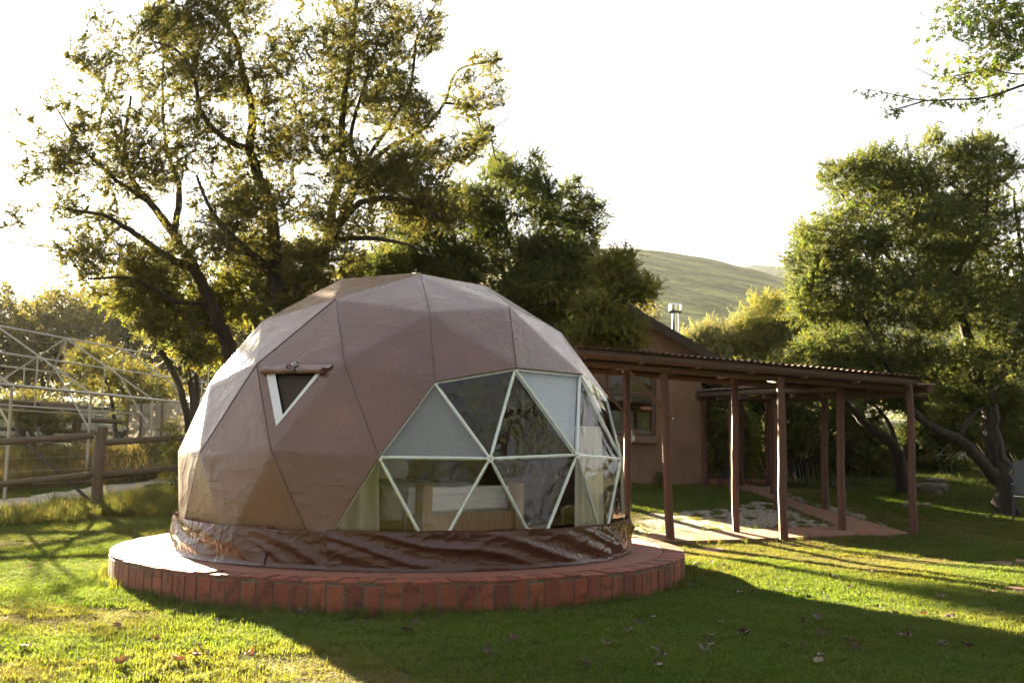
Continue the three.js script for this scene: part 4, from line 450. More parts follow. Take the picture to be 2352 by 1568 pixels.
{ // big thorn trees behind the tent
  let d = 18.6; NS += plant({ name: 'thorn_tree', label: 'leaning thorn tree whose forked trunk rises behind the tent nearest the greenhouse frame', cat: 'tree', seed: 11, base: gp(560, 1120).setY(0.3), col: THORN, more: 3.0, group: 'thorn trees behind the tent', limbs: [
    { p: [[600, 1120, d], [545, 860, d], [515, 779, d], [483, 698, d], [446, 618, d], [397, 537, d], [344, 467, d + 0.3], [306, 419, d + 0.5], [285, 330, d + 0.8], [300, 220, d + 1]], r0: 0.24, r1: 0.03, trunk: 1, bare: 0.4 },
    { p: [[446, 618, d], [376, 585, d - 0.4], [285, 521, d - 0.8], [236, 494, d - 1], [150, 480, d - 1.2]], r0: 0.11, r1: 0.025 }, { p: [[397, 537, d], [410, 430, d + 0.6], [380, 330, d + 1], [372, 200, d + 1.2], [380, 90, d + 1.3]], r0: 0.09, r1: 0.02 },
    { p: [[483, 698, d], [400, 690, d - 0.7], [300, 640, d - 1.2], [200, 640, d - 1.4]], r0: 0.08, r1: 0.02 }, { p: [[344, 467, d], [250, 400, d - 0.6], [180, 330, d - 0.9], [130, 250, d - 1]], r0: 0.06, r1: 0.015 }, { p: [[515, 779, d], [470, 740, d - 0.9], [440, 760, d - 1.3], [430, 800, d - 1.4]], r0: 0.04, r1: 0.015 }],
    blobs: [B(310, 300, d, 150, 170, 210, 1.6), B(210, 440, d - 0.7, 110, 120, 110, 1.3), B(390, 600, d - 0.3, 120, 100, 130), B(240, 620, d - 1.2, 120, 70, 90, 1), B(385, 745, d - 0.8, 70, 50, 55, 0.6), B(445, 790, d - 1.3, 38, 40, 34, 0.35), B(130, 290, d - 0.9, 60, 130, 45, 0.8), B(250, 110, d, 110, 80, 60, 1), B(380, 130, d + 1.2, 100, 120, 110, 1.1), B(170, 590, d - 1.2, 70, 50, 40, 0.7), B(70, 330, d - 1, 60, 120, 16, 0.6), B(60, 520, d - 1.2, 60, 60, 12, 0.5)] });
  d = 17.8; NS += plant({ name: 'thorn_tree', label: 'tallest thorn tree with several upright trunks straight behind the top of the tent', cat: 'tree', seed: 23, base: gp(690, 1120).setY(0.3), col: THORN, more: 3.0, group: 'thorn trees behind the tent', limbs: [
    { p: [[690, 1120, d], [672, 860, d], [644, 703, d], [628, 634, d], [632, 564, d], [622, 483, d], [591, 397, d + 0.2], [575, 344, d + 0.2], [580, 258, d + 0.3], [558, 177, d + 0.3], [537, 86, d + 0.3], [483, 10, d + 0.3], [470, -80, d + 0.3]], r0: 0.22, r1: 0.04, trunk: 1, bare: 0.3 },
    { p: [[690, 1120, d - 0.1], [690, 860, d - 0.2], [684, 687, d - 0.2], [700, 628, d - 0.2], [746, 569, d - 0.2], [762, 483, d], [784, 376, d], [787, 258, d], [805, 134, d], [816, 27, d], [830, -100, d]], r0: 0.20, r1: 0.035, trunk: 1, bare: 0.3 },
    { p: [[628, 634, d], [580, 585, d - 0.5], [526, 537, d - 1], [483, 480, d - 1.2], [450, 400, d - 1.4]], r0: 0.12, r1: 0.025 }, { p: [[575, 344, d], [515, 317, d - 0.6], [462, 258, d - 0.8], [446, 183, d - 0.9], [408, 118, d - 0.9], [350, 95, d - 0.9]], r0: 0.08, r1: 0.02 },
    { p: [[746, 569, d - 0.2], [816, 473, d - 0.8], [870, 456, d - 1], [945, 462, d - 1.2], [1010, 500, d - 1.3]], r0: 0.10, r1: 0.025 }, { p: [[779, 510, d - 0.3], [827, 392, d - 0.1], [805, 322, d], [835, 200, d], [870, 90, d]], r0: 0.09, r1: 0.02 }, { p: [[827, 392, d], [886, 344, d + 0.4], [966, 300, d + 0.6], [1020, 236, d + 0.7], [1052, 161, d + 0.8], [1140, 140, d + 0.9]], r0: 0.07, r1: 0.015 }, { p: [[760, 550, d], [859, 548, d - 1], [930, 560, d - 1.2], [1000, 590, d - 1.3]], r0: 0.07, r1: 0.02 }, { p: [[827, 392, d], [940, 200, d], [960, 80, d], [1000, 10, d]], r0: 0.05, r1: 0.015 }, { p: [[1020, 236, d + 0.7], [1090, 250, d + 0.7], [1110, 300, d + 0.7], [1170, 270, d + 0.7]], r0: 0.03, r1: 0.01 }],
    blobs: [B(430, 110, d - 0.7, 110, 120, 120, 1), B(560, 90, d, 130, 150, 170, 1.4), B(560, 340, d, 150, 140, 190, 1.5), B(640, 540, d - 0.4, 150, 110, 170, 1.4), B(500, 500, d - 1, 90, 90, 80, 0.8), B(700, 240, d, 110, 190, 190, 1.5), B(845, 90, d, 130, 160, 230, 1.5), B(880, 300, d, 130, 140, 220, 1.5), B(850, 480, d - 0.6, 150, 100, 210, 1.3), B(980, 440, d - 0.6, 110, 110, 170, 1.2), B(970, 60, d, 50, 70, 30, 0.5), B(1100, 190, d + 0.8, 80, 70, 55, 0.6), B(740, 610, d - 0.4, 110, 60, 100, 1), B(1030, 300, d + 0.4, 90, 90, 90, 0.9), B(640, 700, d, 90, 50, 60, 0.8), B(1000, 20, d, 30, 40, 16, 0.4), B(600, -60, d, 250, 90, 140, 1.6)] });
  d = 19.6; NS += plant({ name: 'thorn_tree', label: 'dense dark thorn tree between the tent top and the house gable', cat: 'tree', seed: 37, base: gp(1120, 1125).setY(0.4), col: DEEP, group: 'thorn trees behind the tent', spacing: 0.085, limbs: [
    { p: [[1120, 1120, d], [1125, 860, d], [1135, 740, d], [1165, 650, d], [1225, 560, d], [1290, 500, d], [1380, 470, d]], r0: 0.2, r1: 0.03, trunk: 1, bare: 0.35 }, { p: [[1135, 740, d], [1085, 640, d], [1045, 560, d], [1010, 450, d], [1040, 360, d]], r0: 0.11, r1: 0.02 }, { p: [[1225, 560, d], [1290, 600, d - 0.6], [1360, 640, d - 0.8]], r0: 0.07, r1: 0.02 }, { p: [[1165, 650, d], [1130, 540, d + 0.5], [1150, 430, d + 0.6], [1130, 330, d + 0.6]], r0: 0.08, r1: 0.015 }, { p: [[1135, 740, d], [1230, 700, d - 0.8], [1300, 700, d - 1]], r0: 0.06, r1: 0.02 }],
    blobs: [B(1050, 540, d, 120, 120, 240, 1.4), B(1180, 480, d, 110, 100, 220, 1.4), B(1130, 640, d, 130, 80, 240, 1.4), B(1280, 545, d, 110, 85, 210, 1.3), B(1350, 500, d, 55, 50, 60, 0.7), B(1250, 680, d - 0.6, 130, 75, 230, 1.2), B(1130, 350, d + 0.5, 55, 70, 40, 0.6), B(1020, 640, d, 100, 70, 130, 1), B(1310, 420, d, 30, 40, 18, 0.3), B(1330, 620, d - 0.7, 70, 60, 90, 0.8), B(960, 560, d, 90, 60, 90, 1), B(1190, 390, d, 70, 50, 50, 0.7), B(980, 760, d, 110, 90, 200, 1.5), B(1130, 770, d, 120, 90, 220, 1.6), B(1270, 780, d, 100, 60, 160, 1.3), B(1000, 835, d, 120, 45, 130, 1.5), B(1160, 840, d, 120, 42, 150, 1.6), B(960, 640, d - 0.8, 110, 80, 130, 1)] });
  d = 17.2; NS += plant({ name: 'thorn_tree', label: 'smaller sunlit thorn tree hanging in front of the house gable', cat: 'tree', seed: 41, base: gp(1345, 1140), col: FRESH, spacing: 0.08, limbs: [{ p: [gp(1345, 1140), [1350, 960, d], [1362, 820, d], [1385, 720, d], [1400, 640, d], [1440, 600, d]], r0: 0.10, r1: 0.015, trunk: 1, bare: 0.4 }, { p: [[1362, 820, d], [1400, 780, d - 0.3], [1450, 790, d - 0.5], [1480, 830, d - 0.6]], r0: 0.04, r1: 0.01 }, { p: [[1385, 720, d], [1440, 690, d], [1490, 670, d]], r0: 0.035, r1: 0.008 }],
    blobs: [B(1400, 640, d, 55, 55, 110, 0.5), B(1460, 660, d, 45, 45, 80, 0.45), B(1385, 735, d - 0.2, 75, 55, 140, 0.6), B(1430, 600, d, 45, 28, 40, 0.3), B(1445, 780, d - 0.4, 55, 45, 90, 0.4), B(1495, 665, d, 22, 14, 12, 0.15), B(1350, 780, d - 0.4, 60, 50, 80, 0.5)] });
}
{ // right hand tree and its neighbours
  let d = 18.4; const bt = gp(2318, 1185), b2 = gp(2075, 1128); NS += plant({ name: 'thorn_tree', label: 'broad thorn tree with twisted dark trunk at the garden edge beyond the walkway corner', cat: 'tree', seed: 53, base: bt, col: [0.072, 0.092, 0.017], more: 3.2, spacing: 0.085, limbs: [
    { p: [bt.clone().setY(bt.y - 0.2), [2300, 1090, d], [2282, 1000, d], [2262, 900, d], [2240, 830, d], [2215, 740, d], [2190, 640, d], [2150, 520, d], [2130, 400, d]], r0: 0.30, r1: 0.03, trunk: 1, bare: 0.4 }, { p: [[2310, 1120, d], [2260, 1065, d - 0.2], [2205, 1010, d - 0.4], [2150, 985, d - 0.5], [2105, 950, d - 0.6], [2060, 880, d - 0.6], [2010, 780, d - 0.6], [1960, 680, d - 0.5]], r0: 0.17, r1: 0.03 }, { p: [[2262, 900, d], [2320, 830, d + 0.4], [2370, 740, d + 0.6], [2350, 600, d + 0.7], [2330, 450, d + 0.8]], r0: 0.15, r1: 0.03 }, { p: [[2215, 740, d], [2090, 640, d], [2000, 540, d + 0.2], [1930, 440, d + 0.2]], r0: 0.08, r1: 0.02 }, { p: [[2190, 640, d], [2260, 520, d], [2270, 400, d], [2262, 330, d]], r0: 0.07, r1: 0.015 }, { p: [[2205, 1010, d - 0.4], [2230, 960, d - 0.3], [2262, 930, d - 0.2]], r0: 0.05, r1: 0.04 }],
    blobs: [B(1960, 440, d, 95, 70, 120, 1.1), B(2090, 400, d, 120, 85, 190, 1.3), B(2230, 410, d, 100, 85, 170, 1.2), B(1925, 550, d, 100, 90, 180, 1.2), B(2080, 550, d, 140, 100, 270, 1.5), B(2240, 560, d, 120, 120, 260, 1.4), B(1905, 670, d - 0.2, 90, 80, 170, 1.1), B(2060, 700, d - 0.2, 140, 90, 270, 1.4), B(2250, 720, d, 120, 100, 250, 1.4), B(1960, 790, d - 0.4, 120, 50, 160, 1), B(2330, 560, d + 0.5, 70, 180, 180, 1.2), B(2140, 830, d - 0.2, 130, 55, 170, 1), B(2320, 850, d, 80, 80, 100, 1), B(2150, 310, d, 25, 22, 16, 0.3), B(2265, 320, d, 35, 25, 18, 0.3), B(1870, 620, d, 40, 40, 40, 0.5), B(1850, 690, d, 50, 50, 60, 0.6), B(1830, 600, d, 25, 30, 22, 0.3), B(1990, 850, d - 0.3, 120, 40, 110, 0.9), B(2230, 900, d + 0.5, 120, 60, 120, 1), B(2340, 960, d + 0.8, 60, 90, 90, 0.8), B(1900, 400, d, 30, 25, 16, 0.3), B(2020, 345, d, 50, 25, 30, 0.5)] });
  d = 20.5; NS += plant({ name: 'thorn_tree', label: 'low thorn tree with slanting mossy limbs behind the last walkway post', cat: 'tree', seed: 59, base: b2, col: DEEP, limbs: [{ p: [b2.clone().setY(b2.y - 0.2), [2062, 1040, d], [2035, 1005, d], [1990, 975, d], [1950, 930, d], [1915, 905, d], [1880, 850, d]], r0: 0.19, r1: 0.03, trunk: 1, bare: 0.5 }, { p: [[2062, 1040, d], [2050, 990, d + 0.2], [2020, 940, d + 0.3], [1975, 910, d + 0.4]], r0: 0.09, r1: 0.02 }, { p: [[2070, 1100, d + 0.3], [2095, 980, d + 0.4], [2085, 860, d + 0.4], [2060, 760, d + 0.4]], r0: 0.13, r1: 0.03 }],
    blobs: [B(1900, 870, d, 90, 40, 120, 1), B(2010, 880, d + 0.4, 100, 50, 130, 1), B(2090, 900, d + 1, 80, 60, 100, 0.9), B(1960, 950, d + 0.8, 70, 50, 60, 0.6)] });
}
// shrubs and thickets: [label, view x, y of foot, depth shift, crown x, crown y, rx, ry, twigs, colour, sprig]
{
  const shrub = (label, fx, fy, list, col, seed, sprig, group, name = 'shrub', dd = 0, sc = 1, dens = 0.085) => { const b = gp(fx, fy), d = depthOf(b) + dd; const q = rng(seed), limbs = name === 'tree' ? list.map(([x, y, rx, ry], i) => ({ p: [b.clone().add(V3(i * 0.15, -0.2, 0)), at(lerp(fx, x, 0.25) + 14, lerp(fy, y, 0.5), d), at(x, y + ry * 0.2, d), at(x - rx * 0.3, y - ry * 0.6, d)], r0: 0.12, r1: 0.02, bare: 0.5, trunk: 1 })) : list.flatMap(([x, y, rx, ry]) => [-0.6, 0, 0.6].map((k) => ({ p: [b.clone().add(V3((x - fx) * 0.3 * d / F + k * 0.2, -0.1, dd * 0.5 + (q() - 0.5) * 0.3)), at(lerp(fx, x, 0.6) + k * rx * 0.4, lerp(fy, y, 0.6), d), at(x + k * rx, y - ry * 0.4, d + (q() - 0.5) * 0.6)], r0: 0.014, r1: 0.004, bare: 0.05 }))); return plant({ name, label, cat: 'shrub', wood: name === 'tree' ? M.bark : M.stem, seed, base: b, col, sprig, limbs, group, sc, spacing: dens, blobs: list.map(([x, y, rx, ry, n]) => B(x, y, d, rx, ry, n, Math.max(0.5, Math.min(1.4, rx * d / F)))) }); };
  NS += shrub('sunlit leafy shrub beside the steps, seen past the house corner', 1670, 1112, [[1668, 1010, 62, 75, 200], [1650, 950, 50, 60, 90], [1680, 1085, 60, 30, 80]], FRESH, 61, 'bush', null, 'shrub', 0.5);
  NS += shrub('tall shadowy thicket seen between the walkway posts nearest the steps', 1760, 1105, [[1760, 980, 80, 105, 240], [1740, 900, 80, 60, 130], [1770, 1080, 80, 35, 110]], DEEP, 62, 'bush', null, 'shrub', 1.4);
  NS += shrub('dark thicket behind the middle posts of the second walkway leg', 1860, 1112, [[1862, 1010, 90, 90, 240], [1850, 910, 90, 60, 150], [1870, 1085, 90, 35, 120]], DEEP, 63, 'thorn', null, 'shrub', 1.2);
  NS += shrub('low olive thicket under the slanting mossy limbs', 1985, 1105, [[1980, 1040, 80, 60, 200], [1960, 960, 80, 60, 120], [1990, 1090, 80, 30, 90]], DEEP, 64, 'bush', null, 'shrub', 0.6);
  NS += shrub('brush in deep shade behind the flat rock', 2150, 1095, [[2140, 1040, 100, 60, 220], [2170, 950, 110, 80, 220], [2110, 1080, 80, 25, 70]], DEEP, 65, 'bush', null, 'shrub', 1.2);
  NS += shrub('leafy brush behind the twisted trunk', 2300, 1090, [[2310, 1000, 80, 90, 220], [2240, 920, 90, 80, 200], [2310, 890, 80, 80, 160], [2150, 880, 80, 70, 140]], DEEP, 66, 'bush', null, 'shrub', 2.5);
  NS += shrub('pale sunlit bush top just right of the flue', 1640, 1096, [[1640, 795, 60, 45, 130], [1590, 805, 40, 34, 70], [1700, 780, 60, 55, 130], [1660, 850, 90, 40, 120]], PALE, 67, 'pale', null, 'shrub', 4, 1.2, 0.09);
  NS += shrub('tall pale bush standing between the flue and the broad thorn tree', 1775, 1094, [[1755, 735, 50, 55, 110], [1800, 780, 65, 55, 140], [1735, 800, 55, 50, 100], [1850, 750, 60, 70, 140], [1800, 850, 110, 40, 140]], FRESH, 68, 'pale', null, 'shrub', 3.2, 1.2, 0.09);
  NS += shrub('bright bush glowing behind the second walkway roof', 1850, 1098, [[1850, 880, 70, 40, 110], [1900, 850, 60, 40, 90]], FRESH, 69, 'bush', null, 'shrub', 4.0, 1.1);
  NS += shrub('small dark plant at the foot of the clay house wall', 1520, 1118, [[1520, 1105, 16, 14, 40]], DEEP, 70, 'bush', null, 'shrub', -0.4, 0.5, 0.05);
  NS += shrub('slender leafy plant beside the tent wall at the end of the fence', 402, 1140, [[402, 1010, 18, 40, 30], [398, 1080, 14, 40, 24]], FRESH, 71, 'bush', null, 'shrub', -0.2, 0.8, 0.07);
  // woodland beyond the greenhouse frame, low enough to let the morning sun over
  const wood = [[60, 1080, [[60, 950, 110, 60, 90]], 'hazy tree far behind the greenhouse frame, at the open side of the garden', THORN, 4], [250, 1075, [[250, 880, 110, 90, 120], [330, 920, 90, 80, 90]], 'hazy tree far behind the middle of the greenhouse frame', THORN, 4], [430, 1080, [[300, 690, 120, 80, 110], [400, 700, 110, 90, 140], [450, 800, 70, 60, 60]], 'golden backlit tree behind the shade cloth', FRESH, -3], [650, 1080, [[560, 670, 110, 90, 150], [700, 680, 110, 80, 150], [640, 600, 110, 60, 90]], 'golden backlit tree glimpsed between the trunks behind the tent', FRESH, -3], [930, 1080, [[850, 650, 110, 80, 150], [960, 680, 110, 80, 150]], 'backlit tree glimpsed low behind the tallest thorn tree', FRESH, -3]];
  wood.forEach(([x, y, l, lb, c, dz], i) => { NS += shrub(lb, x, y, l, c, 80 + i, 'bush', null, 'tree', dz, 1.0, 0.12); });
}
{ // woodland on the rise far beyond the greenhouse frame, one continuous mass
  const q = rng(601), list = [], cols = []; const m4 = new THREE.Matrix4(), qu = new THREE.Quaternion(), t = new THREE.Group(); t.name = 'far_woodland'; scene.add(t); tag(t, 'hazy brown green woodland on the rise far beyond the greenhouse frame', 'woodland', null, 'stuff');
  for (let i = 0; i < 15000; i++) { const u = q(), vx = lerp(-500, 1500, u), dd = 54 + q() * 16, p = at(vx, 1030, dd), g = H(p.x, p.z), top = (4.2 + 4.6 * fbm(vx * 0.012, dd * 0.15, 61, 3)), y = g + top * Math.pow(q(), 0.8) * (1 - 0.3 * q() * q()); qu.setFromUnitVectors(V3(0, 1, 0), V3(q() - 0.5, q() - 0.2, q() - 0.5).normalize()); const s = 2.6 + q() * 2.4; m4.compose(V3(p.x, y, p.z), qu, V3(s, s, s)); list.push(m4.clone()); const v = 0.6 + 0.8 * fbm(vx * 0.03, y, 63, 2); cols.push([0.10 * v, 0.09 * v, 0.022 * v]); }
  const im = new THREE.InstancedMesh(SPRIG.bush, M.leaf, list.length); im.name = 'foliage'; im.userData.kind = 'stuff'; im.castShadow = im.receiveShadow = true; list.forEach((m, i) => { im.setMatrixAt(i, m); im.setColorAt(i, C(...cols[i])); }); t.add(im);
}
{ // hedges added outside the view to darken reflections in panes and cover
  [['added clipped hedging along the lawn side opposite the greenhouse, outside the view', [[13.5, -1], [13.5, 3], [13.2, 7], [13, 11], [12, 15]]], ['added clipped hedging along the lawn side below the rail fence, outside the view', [[-12.5, 3], [-13, 7], [-13.5, 11], [-13, 15]]], ['added clipped hedging along the far end of the lawn behind the viewpoint', [[9, 20], [5, 21.5], [1, 22], [-3, 22], [-7, 21], [-11, 19]]]].forEach(([label, pts], i) => { const [x0, z0] = pts[Math.floor(pts.length / 2)], b = V3(x0, H(x0, z0), z0); NS += plant({ name: 'added_hedge', label, cat: 'added_hedge', seed: 640 + i, base: b, col: DEEP, sprig: 'bush', limbs: pts.flatMap(([x, z]) => [-1, 0, 1].map((k) => ({ p: [V3(x + k * 0.4, -0.1, z + k * 0.6), V3(x + k * 0.6, 1, z + k * 0.8), V3(x + k * 0.7, 2.2, z + k)], r0: 0.05, r1: 0.01, bare: 0.1 }))), blobs: pts.map(([x, z]) => ({ c: [x, 1.5, z], rx: 1.9, ry: 1.7, rz: 2.2, n: 60 })), sc: 1.6, spacing: 0.2, more: 1.6 }); });
}
{ // trees added round the lawn behind the viewpoint: they show in the clear panes and shade the tent front
  [[-9, 23, 11, 'tall tree added on the far side of the lawn, mirrored in the left window panes'], [-1.5, 27, 11, 'tall tree added on the far side of the lawn, mirrored in the middle window panes'], [10, 23, 6.5, 'tree added on the far side of the lawn, mirrored in the right window panes'], [12.5, 9, 10, 'tree added at the edge of the lawn well outside the view, nearest the oak'], [12, 16, 9, 'tree added at the edge of the lawn well outside the view, behind the viewpoint'], [15, 3, 9, 'tree added at the edge of the lawn well outside the view, level with the tent'], [-15, 15, 8, 'tree added at the far corner of the lawn, mirrored in the left part of the cover'], [4.5, 30, 7, 'low tree added on the far side of the lawn, between the two taller mirrored ones']].forEach(([x, z, h, label], i) => { const b = V3(x, H(x, z), z), q = rng(500 + i); const L = [{ p: [b.clone().setY(-0.2), b.clone().add(V3(0.2, h * 0.25, 0)), b.clone().add(V3(-0.3, h * 0.5, 0.2)), b.clone().add(V3(0.1, h * 0.85, 0))], r0: 0.28, r1: 0.05, trunk: 1, bare: 0.25 }]; for (let k = 0; k < 6; k++) { const a = k * 1.05 + q(), y = h * (0.3 + 0.08 * k); L.push({ p: [b.clone().add(V3(0, y, 0)), b.clone().add(V3(Math.cos(a) * 1.6, y + 0.9, Math.sin(a) * 1.6)), b.clone().add(V3(Math.cos(a) * 3.2, y + 1.3, Math.sin(a) * 3.2))], r0: 0.1, r1: 0.03 }); } const bl = []; for (let k = 0; k < 9; k++) { const a = k * 2.4, r = k ? 1.2 + 1.6 * q() : 0; bl.push({ c: [x + Math.cos(a) * r, b.y + h * (0.35 + 0.06 * k), z + Math.sin(a) * r], rx: 1.9, ry: 1.3, rz: 1.9, n: 55 }); } NS += plant({ name: 'added_tree', label, cat: 'tree', seed: 520 + i, base: b, col: DEEP, sprig: 'bush', limbs: L, blobs: bl, sc: 1.5, spacing: 0.2, more: 1.6 }); });
}
{ // pin oak whose branches reach in at the top: each lobed leaf its own piece
  const base = V3(8.6, 0, 1.5), t = thing('oak_tree', 'oak tree with pointed lobed leaves reaching in from outside the frame above the garden', 'tree', base); const dd = 9.2, cv = (x, y, k = 0) => at(1665 + x * 0.5126, y * 0.5126, dd + k);
  const lobes = [[0, 0], [0.05, 0.18], [0.26, 0.22], [0.34, 0.34], [0.10, 0.36], [0.09, 0.5], [0.38, 0.58], [0.46, 0.74], [0.13, 0.64], [0.12, 0.76], [0.25, 0.9], [0.08, 0.86], [0, 1.08]]; const sh = new THREE.Shape(); lobes.forEach(([x, y], i) => i ? sh.lineTo(x, y) : sh.moveTo(x, y)); [...lobes].reverse().slice(1, -1).forEach(([x, y]) => sh.lineTo(-x, y));
  const geos = [0, 1, 2].map((k) => { const g = new THREE.ShapeGeometry(sh); const p = g.attributes.position; for (let i = 0; i < p.count; i++) p.setZ(i, -0.25 * p.getX(i) ** 2 * (k - 0.5) - 0.12 * p.getY(i) ** 2 * (1 + 0.6 * k)); g.scale(0.1, 0.1, 0.1); g.computeVertexNormals(); return g; });
  wmesh('trunk', log(base.clone().setY(-0.2), V3(8.4, 6.5, 1.9), 0.26, 0.14, 201, 14, 14), M.bark, t);
  const root = V3(8.4, 4.9, 1.8); const mains = [[[1500, 330], [1340, 380], [1250, 412], [1150, 438], [1000, 446], [900, 450], [800, 432], [700, 410], [600, 395]], [[1480, 200], [1340, 190], [1230, 130], [1130, 60], [1010, 10]], [[1480, 330], [1300, 330], [1180, 310], [1060, 335], [960, 345], [870, 310], [845, 300]], [[1480, 500], [1360, 495], [1290, 490]], [[1480, 560], [1360, 555], [1285, 580]], [[1480, 700], [1345, 690], [1300, 760]], [[1480, 120], [1340, 100], [1220, 110], [1170, 160]], [[900, 450], [800, 480], [740, 492], [680, 510]], [[1340, 250], [1250, 265], [1180, 300]], [[1450, 20], [1300, 15], [1160, 20], [1060, 60], [985, 100]]];
  const q = rng(207); let nl = 0; const extra = []; const qu = new THREE.Quaternion(), counts = [];
  mains.forEach((m, k) => { const pts = m.map(([x, y]) => cv(x, y, (q() - 0.5) * 0.3)); if (k !== 7 && k !== 8) pts.unshift(root.clone().add(V3(-0.1, (q() - 0.5) * 1.2, 0))); const sp = spline(pts, 40); wmesh('branch', tube(sp, sp.map((_, i) => lerp(k < 2 ? 0.016 : 0.010, 0.0025, i / 40)), 6), M.bark, t); const len = sp[0].distanceTo(sp[40]);
    for (let i = 14; i <= 40; i++) { const v = projV(sp[i]); if (v[0] > 2420 || v[1] < -60) continue; const tip = i / 40, cnt = (v[0] > 2120 ? 3 : 1) + (q() < 0.5 ? 1 : 0); const quota = [80, 40, 50, 8, 10, 12, 36, 26, 14, 40]; let mine = 0; for (let c = 0; c < cnt * (k ? 2.6 : 1.6) && v[0] > (k ? 2150 : 2200) && ![3, 4, 5].includes(k); c++) extra.push(sp[i].clone()); for (let c = 0; c < cnt && nl < 296; c++) { counts[k] = (counts[k] ?? 0) + 1; if (counts[k] > quota[k]) break; const l = mesh('leaf', geos[Math.floor(q() * 3)], M.oak, t); l.position.copy(sp[i]).sub(base).add(V3((q() - 0.5) * 0.05, (q() - 0.6) * 0.06, (q() - 0.5) * 0.08)); const dir = V3((q() - 0.62) * 1.6, -0.75 + q() * 0.9, (q() - 0.5) * 1.4).normalize(); l.quaternion.setFromUnitVectors(V3(0, 1, 0), dir).multiply(qu.setFromAxisAngle(V3(0, 1, 0), q() * 6.28)); const s = 0.5 + q() * 0.5; l.scale.set(s * 0.9, s, s); nl++; } } });
  const ex0 = extra.length - 1;
  // the crown outside the frame
  for (let i = 0; i < 6500; i++) { let x, y, z; do { x = q() * 2 - 1; y = q() * 2 - 1; z = q() * 2 - 1; } while (x * x + y * y + z * z > 1); const L = Math.floor(q() * 5), cc = [[10.4, 6.6, 5.4], [10.8, 8.6, 4.0], [11.6, 5.6, 3.0], [10.0, 5.0, 6.8], [9.8, 10.2, 8.0]][L]; extra.push(V3(cc[0] + x * 1.9, cc[1] + y * 1.8, cc[2] + z * 2.0)); }
  for (const e of [[10.4, 6.6, 5.4], [10.8, 8.6, 4.0], [11.6, 5.6, 3.0], [10.0, 5.0, 6.8], [9.8, 10.2, 8.0]]) wmesh('branch', tube(spline([V3(8.4, 5.6, 1.9), V3(8.8, 6.2, 2.6), V3(...e)], 12), Array.from({ length: 13 }, (_, i) => lerp(0.1, 0.02, i / 12)), 8), M.bark, t);
  const im = new THREE.InstancedMesh(geos[1], M.oak, extra.length), m4 = new THREE.Matrix4(); im.name = 'foliage'; im.castShadow = true; im.userData.kind = 'stuff'; extra.forEach((p, i) => { const l = new THREE.Quaternion().setFromUnitVectors(V3(0, 1, 0), V3((q() - 0.6) * 1.6, -0.6 + q() * 1.1, (q() - 0.5) * 1.6).normalize()).multiply(qu.setFromAxisAngle(V3(0, 1, 0), q() * 6.28)); const s = (i > ex0 ? 2.0 : 1) * (0.45 + q() * 0.5); m4.compose(p.sub(base).add(V3((q() - 0.5) * 0.42, (q() - 0.5) * 0.4, (q() - 0.5) * 0.6)), l, V3(s, s, s)); im.setMatrixAt(i, m4); im.setColorAt(i, C(0.75 + 0.5 * q(), 0.85 + 0.3 * q(), 0.8)); }); t.add(im);
}
